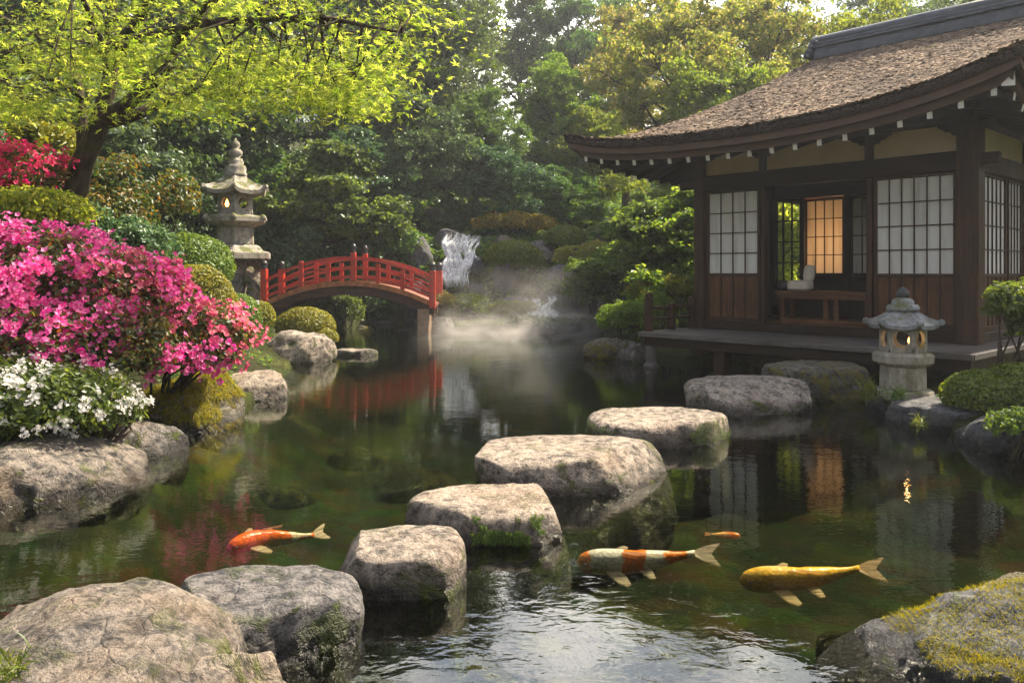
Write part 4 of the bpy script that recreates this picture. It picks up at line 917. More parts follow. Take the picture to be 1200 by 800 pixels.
# roof ------------------------------------------------------------------
S0, S1, T0, T1 = -1.6, W+1.0, -1.6, 5.6; RT = 2.0; RS0, RS1 = 1.0, 4.25; ZE, ZR = E+1.93, E+3.72
def roofz(s, t):
    half = RT-T0
    e1 = (t-T0)/half; e2 = (T1-t)/half; e3 = (s-S0)/(RS0-S0); e4 = (S1-s)/(S1-RS1)
    k = 24.; mn = -np.log(np.exp(-k*e1)+np.exp(-k*e2)+np.exp(-k*e3)+np.exp(-k*e4))/k
    e = np.clip(np.minimum(np.minimum(np.minimum(e1, e2), np.minimum(e3, e4)), np.maximum(mn, 0)+.0), 0, 1)
    z = ZE+(ZR-ZE)*(.60*e+.40*e*e)
    cs = np.minimum(np.abs(s-S0), np.abs(S1-s)); ct = np.minimum(np.abs(t-T0), np.abs(T1-t))
    rt_ = sstep(1.0, 4.5, s); z = z+(.34+.14*rt_)*np.exp(-(cs+ct)/(.95+.25*rt_))*(1-e)**2
    # gentle sag to the eave line
    return z
ns, nt = 150, 140
ss = np.linspace(S0, S1, ns); tt = np.linspace(T0, T1, nt); SS, TT = np.meshgrid(ss, tt)
ZT = roofz(SS, TT); pn = np.stack([SS.ravel()*3, TT.ravel()*3, ZT.ravel()*3], 1)
ZTn = ZT+.02*fbm(pn, 3, 3).reshape(ZT.shape)
def rim(th): return np.stack([SS.ravel(), TT.ravel(), (ZT-th).ravel()], 1)
Vt = np.stack([SS.ravel(), TT.ravel(), ZTn.ravel()], 1); Vb = rim(.10)
idx = np.arange(ns*nt).reshape(nt, ns)
Ft = np.stack([idx[:-1, :-1].ravel(), idx[:-1, 1:].ravel(), idx[1:, 1:].ravel(), idx[1:, :-1].ravel()], 1)
Fb = Ft[:, ::-1]+ns*nt
bd = np.concatenate([idx[0, :], idx[1:, -1], idx[-1, -2::-1], idx[-2::-1, 0]])
Fs = np.stack([bd[:-1], bd[:-1]+ns*nt, bd[1:]+ns*nt, bd[1:]], 1)
def thatch_mat(name, flecks):
    m = Mt(name); p = m.obj(); 
    if flecks:
        ri = m.n('NewGeometry').outputs['Random Per Island']
        c = m.ramp(ri, [(0, (.065, .042, .031)), (.35, (.16, .112, .075)), (.7, (.27, .195, .135)), (1, (.43, .335, .25))])
    else:
        c = m.ramp(m.noise(p, 30, 6, .7), [(.35, (.03, .022, .018)), (.65, (.13, .09, .07))])
    c = m.mix(m.ramp(m.noise(p, 1.1, 6, .65), [(.35, .55), (.52, 0)]), c, (.055, .045, .040))
    c = m.mix(m.ramp(m.noise(p, 2.4, 6, .7), [(.64, 0), (.72, .6)]), c, (.10, .11, .03))
    return m.surf(m.pbr(c, .85, m.bump(m.noise(p, 70, 4, .7), .6, .02), spec=.25))
rf = npmesh('roof', np.concatenate([Vt, Vb]), np.concatenate([Ft, Fb, Fs]), thatch_mat('bark_thatch', False), pav, True)
rf['label'] = 'weathered brown bark-thatch roof with upturned corners'
rng = np.random.RandomState(12); n = 78000
s_ = rng.uniform(S0+.005, S1-.005, n); t_ = T0+.005+(T1-T0-.01)*np.where(rng.rand(n) < .8, rng.rand(n)*.55, rng.rand(n))
z_ = roofz(s_, t_); e = .01
nx_ = -(roofz(s_+e, t_)-roofz(s_-e, t_))/(2*e); ny_ = -(roofz(s_, t_+e)-roofz(s_, t_-e))/(2*e); N = np.stack([nx_, ny_, np.ones(n)], 1)
CH = (T_([(-.14, -.5, 0), (.12, -.5, .03), (.15, .5, .0), (-.10, .48, .05)]), np.array([[0, 1, 2, 3]]))
yax = np.stack([np.ones(n)*1.0+rng.normal(size=n)*.5, rng.normal(size=n)*.65, np.zeros(n)], 1)
V, Fc = scatter(np.stack([s_, t_, z_+.015+rng.rand(n)*.028], 1), N+rng.normal(size=(n, 3))*.16, rng.uniform(.05, .14, n), CH, rng, yax)
npmesh('bark_shingles', V, Fc, thatch_mat('bark_flecks', True), rf)
# ragged eave ends of the thatch
n = 5000; side = rng.rand(n); s_ = np.where(side < .6, rng.uniform(S0, S1, n), np.where(side < .8, S0-.003, S1+.003)); t_ = np.where(side < .6, T0-.003, rng.uniform(T0, T1, n))
z_ = roofz(s_, t_); V, Fc = scatter(np.stack([s_, t_, z_-rng.uniform(-.005, .10, n)], 1), np.stack([rng.normal(size=n)*.4, rng.normal(size=n)*.4, rng.normal(size=n)*.2+.2], 1), rng.uniform(.02, .04, n), CH, rng)
npmesh('thatch_edge', V, Fc, simple('dark_thatch_end', (.028, .021, .018), .9, .4, 20), rf)
# eave boards following the curve
def eave_board(off, zt, zb, thick, name, mat):
    V = []; n = 60; Fc = []
    loops = []
    pts = [(s, T0+off) for s in np.linspace(S0+off, S1-off, n)]+[(S1-off, t) for t in np.linspace(T0+off, T1-off, n)[1:]]+[(s, T1-off) for s in np.linspace(S1-off, S0+off, n)[1:]]+[(S0+off, t) for t in np.linspace(T1-off, T0+off, n)[1:-1]]
    q = len(pts); sx_ = (S0+S1)/2; tx_ = (T0+T1)/2
    for (s, t) in pts:
        eb = np.array([min(max(s, S0), S1)]); sb = S0 if abs(s-(S0+off)) < 1e-6 else (S1 if abs(s-(S1-off)) < 1e-6 else s); tb = T0 if abs(t-(T0+off)) < 1e-6 else (T1 if abs(t-(T1-off)) < 1e-6 else t)
        z = float(roofz(np.array([sb]), np.array([tb]))[0]); si = s-math.copysign(thick, s-sx_) if sb != s else s; ti = t-math.copysign(thick, t-tx_) if tb != t else t
        V += [(s, t, z+zt), (s, t, z+zb), (si, ti, z+zb), (si, ti, z+zt)]
    for i in range(q):
        j = (i+1) % q
        for k in range(4): Fc.append((i*4+k, i*4+(k+1) % 4, j*4+(k+1) % 4, j*4+k))
    return npmesh(name, V, Fc, mat, pav)
EB = simple('reddish_eave_board', (.085, .042, .024), .6, .3, 4)
eave_board(.04, -.103, -.20, .05, 'eave_board', EB); eave_board(.15, -.18, -.285, .06, 'eave_board', EB)
# rafters with white painted ends
def rafter(s0, t0, s1, t1, z0, z1, w=.055, h=.085):
    a = Vector((s0, t0, z0)); b = Vector((s1, t1, z1)); d = (b-a); L_ = d.length; q = d.to_track_quat('X', 'Z').to_matrix().to_4x4(); M = Matrix.Translation(a) @ q
    o = MB().box(0, L_, -w/2, w/2, -h, 0, M).build('rafter', WH, pav)
    MB().box(-.006, -.001, -w/2-.003, w/2+.003, -h-.003, .003, M).build('rafter_cap', CAPW, o)
def ez(s, t): return float(roofz(np.array([s]), np.array([t]))[0])
s = S0+.30
while s < S1-.25:
    z = ez(s, T0); rafter(s, T0+.20, s, .05, z-.275, E+2.12); s += .333
t = T0+.35
while t < 4.6:
    z = ez(S0, t); rafter(S0+.20, t, .05, t, z-.275, E+2.12); t += .333
t = T0+.45
while t < 4.6:
    z = ez(S1, t); rafter(S1-.20, t, W-.05, t, z-.275, E+2.12); t += .333
# big hip beams at the corners
def hip(s0, t0, s1, t1):
    z = ez(S0 if s0 < 1 else S1, T0)
    a = Vector((s0, t0, z-.24)); b = Vector((s1, t1, E+2.1)); d = b-a; M = Matrix.Translation(a) @ d.to_track_quat('X', 'Z').to_matrix().to_4x4()
    o = MB().box(0, d.length, -.06, .06, -.15, 0, M).build('hip_beam', WH, pav); MB().box(-.008, -.001, -.066, .066, -.156, .005, M).build('beam_cap', CAPW, o)
hip(S1-.2, T0+.2, W, 0)
a = Vector((S0+.35, T0+.35, ez(S0, T0)-.26)); b = Vector((0, 0, E+2.1)); d = b-a; M = Matrix.Translation(a) @ d.to_track_quat('X', 'Z').to_matrix().to_4x4()
MB().box(0, d.length, -.07, .07, -.14, 0, M).build('hip_beam', WH, pav)
wb('eave_ceiling', WH, (-1.2, W+.75, -1.2, -.14, E+2.125, E+2.135)) if False else None
# plastered brace end seen at left of the post
wb('cross_beam_end', PLASTER, (-.09, .02, -.75, -.70, E+1.72, E+1.82)) if False else None
# ridge
rd = MB()
for (wd, z0, z1) in ((.24, -.12, .02), (.18, .022, .08), (.21, .082, .13), (.17, .132, .19)):
    rd.box(RS0+.05, RS1+.2, RT-wd, RT+wd, ZR+z0, ZR+z1)
ro = rd.build('ridge', TILE, pav, .02, seg=2)
MB().tube([(RS0-.05, RT, ZR+.23), (RS1+.3, RT, ZR+.23)], .105, 14).build('ridge_roll', TILE, ro, smooth=True)
mb = MB()
for k in range(4): mb.tube([(RS0-.06+.03*k, RT-.28+.02*k, ZR-.03+.075*k), (RS0-.06+.03*k, RT+.28-.02*k, ZR-.03+.075*k)], .05, 10)
mb.build('end_tile', TILE, ro, smooth=True)

# ------------------------------------------------------------------ stone lanterns
def hexbox(r, z0, z1, rot, hole_r, hz_, th=.04, n=6):
    mb = MB(); K = 20; mid = (z0+z1)/2
    for i in range(n):
        a0 = rot+2*math.pi*i/n; a1 = rot+2*math.pi*(i+1)/n
        for inner in (0, 1):
            rr = r-th*inner; A = Vector((rr*math.cos(a0), rr*math.sin(a0), 0)); Bv = Vector((rr*math.cos(a1), rr*math.sin(a1), 0)); c = (A+Bv)/2; u = (Bv-A)/2; hw = u.length; u = u.normalized(); hh = (z1-z0)/2
            outer = []; circ = []
            for k in range(K):
                an = 2*math.pi*k/K; cx_, cz_ = math.cos(an), math.sin(an); m = max(abs(cx_)/hw, abs(cz_)/hh)
                outer.append(c+u*(cx_/m)+Vector((0, 0, mid+cz_/m))); circ.append(c+u*(cx_*hole_r)+Vector((0, 0, mid+cz_*hz_)))
            V = outer+circ; Fc = [[k, (k+1) % K, K+(k+1) % K, K+k] for k in range(K)]
            if inner: Fc = [f[::-1] for f in Fc]; pc = circ
            else: oc = circ
            mb.add(V, Fc)
        mb.add(oc+pc, [[k, K+k, K+(k+1) % K, (k+1) % K] for k in range(K)])
    return mb
def hexroof(r, rt, z0, z1, up, n=6, rot=0, th=.04, curl=.03):
    mb = MB(); m = 6; K = 8; V = []; rings = []
    for j in range(m+1):
        e = j/m; ring = []
        for i in range(n):
            for k in range(K):
                f = k/K; a0 = rot+2*math.pi*i/n; a1 = rot+2*math.pi*(i+1)/n; rr = r+(rt-r)*e
                p = Vector((math.cos(a0), math.sin(a0), 0)).lerp(Vector((math.cos(a1), math.sin(a1), 0)), f)*rr
                cf = abs(2*f-1)**3; p *= 1+.05*cf*(1-e)
                ring.append((p.x, p.y, z0+(z1-z0)*(.72*e+.28*e*e)+up*cf*(1-e)**2+.012*(abs(2*f-1)**12)))
        rings.append(ring)
    Q = n*K; V = [p for ring in rings for p in ring]; b = len(V)
    V += [(x*.985, y*.985, z-th) for x, y, z in rings[0]]+[(x*.45, y*.45, z0-.01) for x, y, z in rings[0]]
    Fc = [[j*Q+k, j*Q+(k+1) % Q, (j+1)*Q+(k+1) % Q, (j+1)*Q+k] for j in range(m) for k in range(Q)]
    Fc += [[b+k, b+(k+1) % Q, (k+1) % Q, k] for k in range(Q)]+[[b+Q+k, b+Q+(k+1) % Q, b+(k+1) % Q, b+k] for k in range(Q)]+[list(range(m*Q, (m+1)*Q))]
    mb.add(V, Fc)
    if curl:
        for i in range(n):
            a = rot+2*math.pi*i/n; c = Vector((math.cos(a), math.sin(a), 0)); tn = Vector((-c.y, c.x, 0)); p = c*(r*1.04)+Vector((0, 0, z0+up*.9))
            pts = []
            mb.tube([p-tn*curl*.8, p+tn*curl*.8], curl, 12)
    return mb
def lantern_r():
    D = 8.6; c = P(1058, 466, D); root = empty('stone_lantern', c); tag(root, 'small hexagonal stone lantern with a candle flame, standing on the rock before the deck', 'stone lantern')
    u = D/F; rot = -math.pi/2
    Hh = lambda y: (466-y)*u
    MB().lathe([(.30, 0), (.31, .03), (.30, .085), (.27, .10)], 24).build('base', STONER, root, smooth=False)
    MB().lathe([(.235, .101), (.23, Hh(428))], 6, rot).build('shaft', STONER, root, .008)
    MB().lathe([(.25, Hh(428)+.001), (.305, Hh(424)), (.31, Hh(415)), (.28, Hh(412))], 6, rot).build('platform', STONER, root, .006)
    fb = hexbox(.235, Hh(412)+.001, Hh(381), rot, .078, .088, .045).build('firebox', STONER, root)
    MB().lathe([(.008, 0), (.022, .02), (.020, .04), (.010, .07), (.001, .095)], 10, c=(.0, -.15, Hh(412)+.10)).build('flame', FLAME, root, smooth=True)
    MB().lathe([(.02, 0), (.02, .099)], 10, c=(0, -.15, Hh(412)+.002)).build('candle', CUSH, root, smooth=True)
    hexroof(.355, .14, Hh(380), Hh(364), .035, 6, rot, .045, .034).build('roof', STONEG, root, .004)
    MB().lathe([(.16, Hh(364)), (.17, Hh(361)), (.15, Hh(357)), (.11, Hh(356)), (.115, Hh(353)), (.09, Hh(350)), (.05, Hh(349))], 18).build('neck', STONEG, root, smooth=True)
    MB().lathe([(.04, 0), (.062, .02), (.066, .05), (.05, .085), (.015, .115), (.002, .125)], 16, c=(0, 0, Hh(349)+.001)).build('finial', simple('dark_stone_ball', (.05, .055, .055), .7, .3, 20), root, smooth=True)
    l = bpy.data.lights.new('candle_light', 'POINT'); l.energy = .4; l.color = (1, .55, .2); l.shadow_soft_size = .02
    o = bpy.data.objects.new('candle_light', l); lnk(o, root); o.location = (0, -.10, Hh(412)+.22)
lantern_r()
def lantern_l():
    D = 19.6; c = P(276, 366, D); root = empty('stone_lantern', c); tag(root, 'tall stone lantern with a pointed tiered spire, standing left of the bridge', 'stone lantern')
    u = D/F; rot = -math.pi/2+R(16); Hh = lambda y: (366-y)*u; q = lambda w: w*u/2
    V, Fc = rock_verts(71, (q(66), q(60), Hh(304)/2+.05), .9, 5, 8, .9)
    o = npmesh('pedestal_rock', V, Fc, ROCK, root, True); o.location = (0, 0, Hh(304)/2-.05)
    for i, (dx, y, w, h) in enumerate([(28, 345, 16, 36), (12, 340, 14, 40), (-12, 345, 18, 34), (24, 322, 12, 20)]):
        V, Fc = rock_verts(72+i, (q(w), q(w), h*u/2), .2, 4, 8, .8); o = npmesh('carved_stone', V, Fc, ROCK, root, True); o.location = (dx*u, -q(50), Hh(y))
    MB().lathe([(q(90), Hh(304)), (q(90), Hh(296)), (q(72), Hh(294)), (q(64), Hh(289)), (q(54), Hh(287))], 6, rot).build('base', STONEL, root, .02)
    sh = MB().lathe([(q(47), Hh(287)+.001), (q(45), Hh(266))], 6, rot).build('shaft', STONEL, root, .02)
    MB().lathe([(q(48), Hh(266)+.001), (q(62), Hh(263)), (q(76), Hh(261)), (q(76), Hh(255)), (q(60), Hh(253)), (q(46), Hh(252))], 6, rot).build('platform', STONEL, root, .015)
    mb = MB()
    for i in range(6):
        a = rot+math.pi/3*i; mb.lathe([(.05, 0), (.09, .04), (.08, .1), (.03, .15)], 8, c=(q(72)*math.cos(a), q(72)*math.sin(a), Hh(259)))
    mb.build('lotus_knob', STONEL, sh, smooth=True)
    hexbox(q(44), Hh(252)+.001, Hh(226), rot, q(12), q(13), .08).build('firebox', STONEL, root)
    MB().lathe([(.02, 0), (.05, .05), (.045, .1), (.02, .16), (.002, .2)], 10, c=(-.12, -.25, Hh(252)+.18)).build('flame', FLAME, root, smooth=True)
    MB().lathe([(.04, 0), (.04, .18)], 10, c=(-.12, -.25, Hh(252)+.001)).build('candle', CUSH, root)
    hexroof(q(76), q(26), Hh(225), Hh(207), .12, 6, rot, .09, .05).build('roof', STONEL, root)
    sp = [(26, 207), (26, 203), (23, 202), (25, 198), (22, 194), (17, 193), (19, 190), (15, 186), (9, 185), (15, 182), (16, 178), (11, 175), (7, 174), (11, 171), (9, 167), (4, 165), (1, 162)]
    MB().lathe([(q(w), Hh(y)) for w, y in sp], 16).build('spire', STONEL, root, smooth=True)
lantern_l()
o = MB().box(-.16, .16, -.12, .12, -.2, .30).build('stone_block', STONEG, None, .015); o.location = P(292, 372, 14.0); o.rotation_euler = (0, 0, .2); tag(o, 'cut grey stone block behind the dark clipped bush near the bridge foot', 'stone block')

# ------------------------------------------------------------------ bridge
def bridge():
    D = 19.0; x0, x1 = (308-600)/F*D, (507-600)/F*D; cx_ = (x0+x1)/2; hw = (x1-x0)/2
    root = empty('arched_bridge', (cx_, D, 0), R(-2)); tag(root, 'vermilion arched footbridge with black-capped posts over the inlet', 'bridge')
    za = lambda x: .74+.50*(1-(x/hw)**2); yb = 1.35; n = 28
    xs_ = [-hw-.05+(2*hw+.1)*i/n for i in range(n+1)]
    def arc(y0, y1, zt, zb, name, mat, f=za, parent=root, X=xs_):
        V = []; 
        for x in X: V += [(x, y0, f(x)+zt), (x, y1, f(x)+zt), (x, y1, f(x)+zb), (x, y0, f(x)+zb)]
        Fc = [[i*4+k, i*4+(k+1) % 4, i*4+4+(k+1) % 4, i*4+4+k] for i in range(len(X)-1) for k in range(4)]+[[3, 2, 1, 0], [len(V)-4, len(V)-3, len(V)-2, len(V)-1]]
        return npmesh(name, V, Fc, mat, parent)
    arc(0.06, yb-.06, 0, -.05, 'deck', simple('worn_red_boards', (.22, .09, .06), .7, .4, 8))
    for y in (-.02, yb-.08): arc(y, y+.10, .035, -.085, 'edge_beam', REDE)
    for y in (0.04, yb-.14): arc(y, y+.10, -.087, -.30, 'arch_beam', ARCHW)
    arc(.5, .85, -.10, -.24, 'arch_beam', ARCHW)
    P_ = [(308, 1.05, 1), (352, .82, 0), (384, .66, 0), (414, .92, 2), (443, .66, 0), (472, .72, 0), (507, 1.0, 1)]
    for y in (0.03, yb-.03):
        for px, h, c in P_:
            x = (px-600)/F*D-cx_; z = za(x); w = .075 if c == 1 else (.06 if c == 2 else .05)
            if c == 0: h = .50 if px not in (352, ) else .66
            po = MB().box(x-w, x+w, y-w, y+w, z-(.12 if c == 1 else -.036), z+h*(.78 if c else 1)).build('post', RED, root, .012)
            if c: MB().lathe([(w*1.1, 0), (w*1.25, .02), (w*.9, .05), (w*1.15, .09), (w*1.2, .13), (w*.8, .18), (w*.15, .215)], 14, c=(x, y, z+h*.78+.001)).build('post_cap', BLACK, po, smooth=True)
        for zt, th in ((.60, .075), (.36, .055), ):
            f2 = lambda x: .70+.56*(1-(x/hw)**2)
            arc(y-.028, y+.028, zt, zt-th, 'rail', RED, f2)
        for zt, th in ((.16, .06),): arc(y-.02, y+.02, zt, zt-th, 'rail', RED)
    for x in (hw-.22, ): MB().box(x-.14, x+.14, 0, yb, -.3, .60).build('footing', simple('footing_stone', (.23, .15, .10), .85, .3, 6), root, .02)
    MB().box(-hw-.3, -hw+.25, -.05, yb, -.3, .62).build('footing', simple('footing_stone_left', (.15, .12, .10), .85, .3, 6), root, .02)
bridge()

# ------------------------------------------------------------------ waterfall
def fall_mat():
    m = Mt('white_water'); p = m.geo(); n = m.noise(m.map(p, (9, 9, 1.3)), 1.6, 6, .65, .6)
    c = m.mix(n, (.74, .78, .80), (.92, .93, .93))
    s = m.pbr(c, .35); t = m.n('BsdfTransparent', Color=(1, 1, 1))
    return m.surf(m.n('MixShader', i0=m.math('MULTIPLY', m.ramp(n, [(.36, .2), (.58, .97)]), m.ramp(m.n('Attribute', {'attribute_name': 'thick'}).outputs['Fac'], [(0, 0), (.75, 1)])), i1=t.outputs[0], i2=s.outputs[0]))
FALL = fall_mat()
def strands(name, label, top, bot, D0, D1, n, w, seed, wig=.12, steps=5):
    """braided strands: each follows one of a few channels that part round the rocks and meet again"""
    TH = []; rng = np.random.RandomState(seed); mb = MB(); ch = [(rng.rand()*6.3, rng.uniform(3.5, 6.5), rng.uniform(.5, 1.)) for _ in range(5)]
    for i in range(n):
        k0 = i % 5; f = np.clip(.1+.2*k0+rng.normal()*.06, 0, 1); g = np.clip(.5+(f-.5)*.75+rng.normal()*.10, 0, 1)
        a = P(top[0]+(top[2]-top[0])*f, top[1]+(top[3]-top[1])*f+rng.uniform(-2, 3), D0); b = P(bot[0]+(bot[2]-bot[0])*g, bot[1]+(bot[3]-bot[1])*g+rng.uniform(-5, 2), D1)
        t0 = rng.uniform(0, .3) if rng.rand() < .35 else 0; t1 = rng.uniform(.65, 1) if rng.rand() < .3 else 1
        ph, fr, am = ch[k0]; m = 26; V = []; wd = w*rng.uniform(.35, 1.25); jx = rng.normal()*.03; j2 = rng.rand()*6
        for k in range(m+1):
            t = t0+(t1-t0)*k/m; stp = (math.floor(t*steps)+min(1., (t*steps) % 1)**1.8)/steps
            x = a.x+(b.x-a.x)*t+wig*am*math.sin(fr*t*2+ph)*math.sin(min(1, t*1.3)*2.8)+jx+.025*math.sin(t*19+j2)
            y = a.y+(b.y-a.y)*(t*.6+.4*math.floor(t*steps+.35)/steps if steps else t)+.02*math.sin(t*23+j2); z = a.z+(b.z-a.z)*(t*.75+.25*stp)
            ww = wd*(.5+.9*abs(math.sin(t*5.5+ph+j2*.3)))*min(1, 4*(k/m)+.25)*min(1, 4*(1-k/m)+.3)
            V += [(x-ww, y+.03, z), (x, y-.03, z+.01), (x+ww, y+.03, z)]; TH += [0, min(1, 6*k/m)*min(1, .35+4*(1-k/m)), 0]
        mb.add(V, [[k*3+j, k*3+j+1, k*3+3+j+1, k*3+3+j] for k in range(m) for j in (0, 1)])
    o = mb.build(name, FALL, None, smooth=True); o.data.attributes.new('thick', 'FLOAT', 'POINT').data.foreach_set('value', np.array(TH, dtype=np.float32)); return tag(o, label, 'waterfall', kind='structure')
strands('waterfall', 'white waterfall falling in braided strands over dark rocks behind the bridge', (521, 271, 562, 275), (512, 337, 548, 338), 22.6, 21.5, 64, .055, 1, .17, 3)
strands('stream', 'shallow white stream running between misty rocks', (596, 352, 650, 345), (606, 389, 660, 390), 21.3, 19.15, 34, .08, 2, .25, 5)
# dark wet cliff behind the fall
for i, (px, py, D, w, h) in enumerate([(537, 266, 23.7, 2.0, 2.6), (522, 300, 23.1, .9, 1.3), (552, 296, 23.0, .8, 1.4), (535, 322, 22.5, .9, 1.0), (556, 328, 22.2, .7, .8), (515, 333, 22.2, .7, .7), (560, 300, 22.0, .3, .55)]):
    rk('boulder', px, py, D, w, 1.0, h, ['wide wet cliff rock the waterfall runs over', 'wet rock under the upper left strands of the waterfall', 'wet rock under the upper right strands of the waterfall', 'wet rock in the middle of the waterfall', 'wet rock at the lower right of the waterfall', 'wet rock at the lower left of the waterfall', 'small dark rock splitting the waterfall near its top', 'dark rock splitting the waterfall at its right side', 'small dark rock splitting the waterfall near its foot'][i], 140+i, ROCKD, .1, 5, cuts=20, group='rocks around the waterfall and far shore')

# ------------------------------------------------------------------ koi
def koi_mat(name, base, patch_c, thr, sc_=5., seed=0., bands=False):
    m = Mt(name); p = m.obj(); pz = m.n('SeparateXYZ', Vector=p).outputs
    n = m.noise(m.n('VectorMath', {'operation': 'ADD'}, i0=m.map(p, (1, .7, .7)), i1=(seed, seed, seed)).outputs[0], sc_, 1, .3, .2)
    if bands:
        xx = m.math('ADD', m.math('MULTIPLY', pz[0], 1.25), m.math('ADD', m.math('MULTIPLY', m.noise(p, 9, 3), .16), .42))
        c = m.mix(m.ramp(xx, [(0, 1), (.22, 1), (.235, 0), (.44, 0), (.455, 1), (.60, 1), (.615, 0), (.76, 0), (.775, 1), (.90, 1), (.915, 0)]), base, patch_c)
    else: c = m.mix(m.ramp(n, [(thr, 0), (thr+.035, 1)]), base, patch_c)
    v = m.n('TexVoronoi', Vector=m.map(p, (46, 60, 60)), Scale=1.).outputs['Distance']
    c = m.mix(1., c, m.ramp(v, [(.25, 1.05), (.7, .68)]), 'MULTIPLY')
    return m.surf(m.pbr(c, .3, m.bump(v, .5, .004), spec=.25))
def fin_mat(name, c):
    m = Mt(name); p = m.obj(); n = m.noise(m.map(p, (6, 90, 6)), 1., 3)
    cc = m.mix(m.math('MULTIPLY', n, .6), c, (.75, .62, .48))
    sh = m.n('MixShader', i0=.4, i1=m.pbr(cc, .5).outputs[0], i2=m.n('BsdfTranslucent', Color=cc).outputs[0])
    return m.surf(m.n('MixShader', i0=m.ramp(n, [(.35, .25), (.65, .75)]), i1=m.n('BsdfTransparent', Color=(1, 1, 1)).outputs[0], i2=sh.outputs[0]))
def koi(px, py, Lg, heading, bend, depth, mat, fin, label, tilt=0.42):
    D = (EYE+depth)*F/(py-HY); x = (px-600)/F*D
    root = empty('koi', (x, D, -depth), heading); root.rotation_euler = (tilt, 0, heading); tag(root, label, 'koi', 'koi in the pond')
    n = 22; K = 14; V = []; Fc = []
    sh = lambda t: (math.sin(math.pi*min(1, t*1.02)**.62)**.75)*(1-.35*t)+.16*t*(t > .5)
    spine = []
    for i in range(n+1):
        t = i/n; xx = (t-.45)*Lg*.84; yy = bend*Lg*(max(0, t-.25)**2-.55*max(0, t-.62)**2*2.2)+.012*Lg*math.sin(t*6); spine.append((xx, yy))
        r = Lg*.105*max(.03, sh(t)); 
        if t > .8: r = max(r*.9, Lg*.026)
        for k in range(K):
            a = 2*math.pi*k/K; V.append((xx, yy+r*.80*math.cos(a), r*1.05*math.sin(a)))
    for i in range(n):
        for k in range(K): Fc.append((i*K+k, i*K+(k+1) % K, (i+1)*K+(k+1) % K, (i+1)*K+k))
    Fc += [tuple(range(K-1, -1, -1)), tuple(range(n*K, n*K+K))]
    npmesh('body', V, Fc, mat, root, True)
    def fin_(name, pts, th=.003):
        m_ = MB(); k = len(pts); V = [Vector(p)+Vector((0, th*.5, th)) for p in pts]+[Vector(p)-Vector((0, th*.5, th)) for p in pts]
        m_.add(V, [list(range(k)), list(range(2*k-1, k-1, -1))]+[[i, k+i, k+(i+1) % k, (i+1) % k] for i in range(k)]); return m_.build(name, fin, root)
    ex, ey = spine[-1]; l = Lg
    fin_('tail_fin', [(ex-.02*l, ey-.012*l, 0), (ex+.07*l, ey-.055*l, -.02*l), (ex+.17*l, ey-.085*l, -.03*l), (ex+.115*l, ey+.0*l, 0), (ex+.19*l, ey+.075*l, .03*l), (ex+.07*l, ey+.045*l, .02*l), (ex-.02*l, ey+.012*l, 0)])
    for sg in (-1, 1):
        fin_('pectoral_fin', [(-.19*l, sg*.04*l, -.012*l), (-.15*l, sg*.10*l, -.015*l), (-.08*l, sg*.165*l, -.02*l), (-.03*l, sg*.19*l, -.02*l), (.0*l, sg*.175*l, -.02*l), (-.03*l, sg*.11*l, -.015*l), (-.10*l, sg*.03*l, -.012*l)])
        fin_('pelvic_fin', [(.05*l, sg*.03*l, -.015*l), (.09*l, sg*.08*l, -.018*l), (.14*l, sg*.115*l, -.02*l), (.17*l, sg*.11*l, -.02*l), (.16*l, sg*.07*l, -.018*l), (.13*l, sg*.02*l, -.015*l)])
    dfn = [(-.08*l, 0, .085*l), (-.02*l, 0, .105*l), (.10*l, 0, .095*l), (.20*l, .01*l, .075*l), (.2*l, .01*l, .06*l), (.05*l, 0, .08*l)]
    fin_('dorsal_fin', dfn)
    for sg in (-1, 1):
        m_ = MB(); m_.lathe([(.001, -.006*l), (.009*l, -.004*l), (.011*l, 0), (.009*l, .004*l), (.001, .006*l)], 10, c=(-.315*l, sg*.052*l, .035*l)); m_.build('eye', BLACK, root, smooth=True)
OR = (.80, .16, .012); KW = (.82, .76, .64)
koi(738, 660, .80, R(-4), .30, .13, koi_mat('kohaku_scales', KW, (.86, .22, .02), .50, 5., 2.9, True), fin_mat('pale_fin', (.75, .60, .45)), 'white koi with orange-red patches swimming beside the second stepping stone')
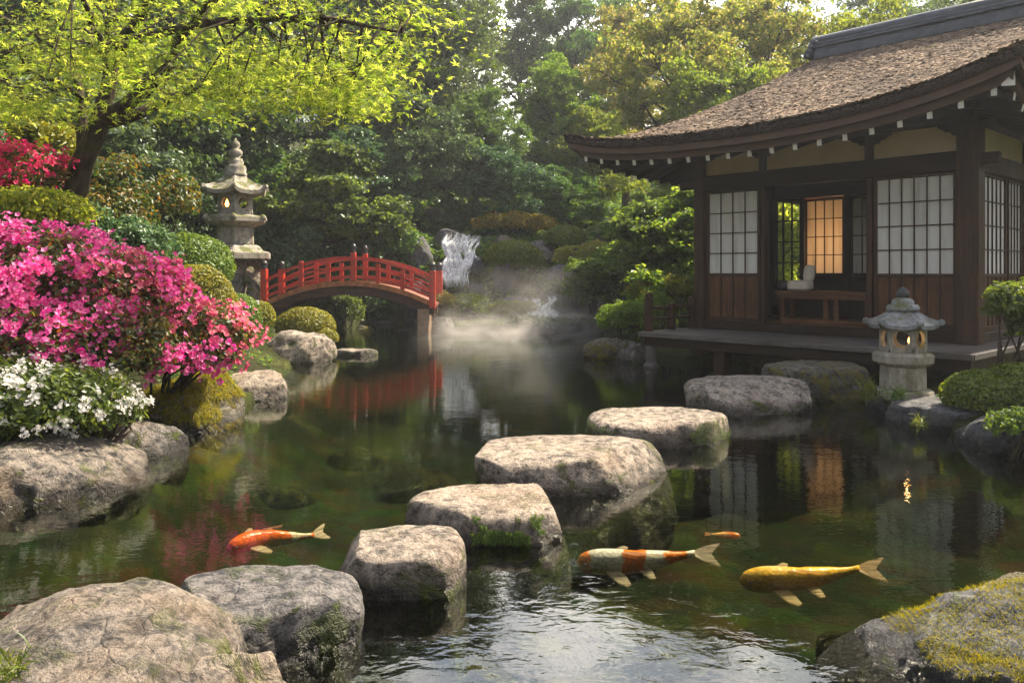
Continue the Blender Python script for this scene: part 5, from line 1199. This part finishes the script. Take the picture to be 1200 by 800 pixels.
koi(932, 681, .78, R(-3), .34, .13, koi_mat('yamabuki_scales', (.92, .52, .05), (.92, .60, .20), .55, 3., 4.), fin_mat('gold_fin', (.78, .50, .20)), 'golden-yellow koi nearest the craggy boulder')
koi(308, 630, .64, R(52), -.4, .09, koi_mat('orange_scales', (.80, .13, .010), (.78, .60, .42), .58, 5., 9.), fin_mat('cream_fin', (.7, .5, .33)), 'orange koi with a white flank curving away behind the rough grey boulder')
koi(852, 627, .20, R(170), .2, .03, koi_mat('small_orange_scales', (.80, .22, .015), (.82, .45, .1), .55, 9., 3.), fin_mat('orange_fin', (.75, .3, .08)), 'smallest orange koi beyond the other fish, off the white screens reflection')

# ------------------------------------------------------------------ haze and mist
def volume_box(name, x0, x1, y0, y1, z0, z1, density, col, aniso, label):
    o = MB().box(x0, x1, y0, y1, z0, z1).build(name, None)
    m = Mt(name); v = m.n('VolumePrincipled', Color=col, Density=density, Anisotropy=aniso)
    m.nt.links.new(v.outputs[0], m.o.inputs['Volume']); o.data.materials.append(m.m); tag(o, label, 'haze', kind='stuff'); return m, v, o
volume_box('haze', -225, 225, -65, 325, -2, 24, .0013, (.86, .92, 1.0), .35, 'thin morning haze in the valley')
m, v, o = volume_box('mist', -2.2, 4.6, 16.2, 22.2, .005, 1.7, .2, (1, .97, .93), .3, 'bright mist drifting low over the water at the foot of the stream')
p = m.geo(); sx_ = m.n('SeparateXYZ', Vector=p).outputs
nz_ = m.noise(m.map(p, (.9, .6, 1.6)), 1.2, 5, .62, .9)
fx = m.ramp(m.math('MULTIPLY', m.math('ADD', sx_[0], 2.2), 1/6.8), [(0, 0), (.38, 1), (.52, .8), (.68, 0)])
fy = m.ramp(m.math('MULTIPLY', m.math('SUBTRACT', sx_[1], 16.2), 1/6.), [(0, 0), (.45, 1), (.7, .8), (1, 0)])
fz = m.ramp(m.math('MULTIPLY', sx_[2], 1/1.7), [(0, 1), (.15, .5), (.35, .10), (1, 0)])
dn = m.math('MULTIPLY', m.math('MULTIPLY', m.math('MULTIPLY', fx, fy), fz), m.ramp(nz_, [(.42, 0), (.68, 1)]))
m.set(v, 'Density', m.math('MULTIPLY', dn, 3.6))
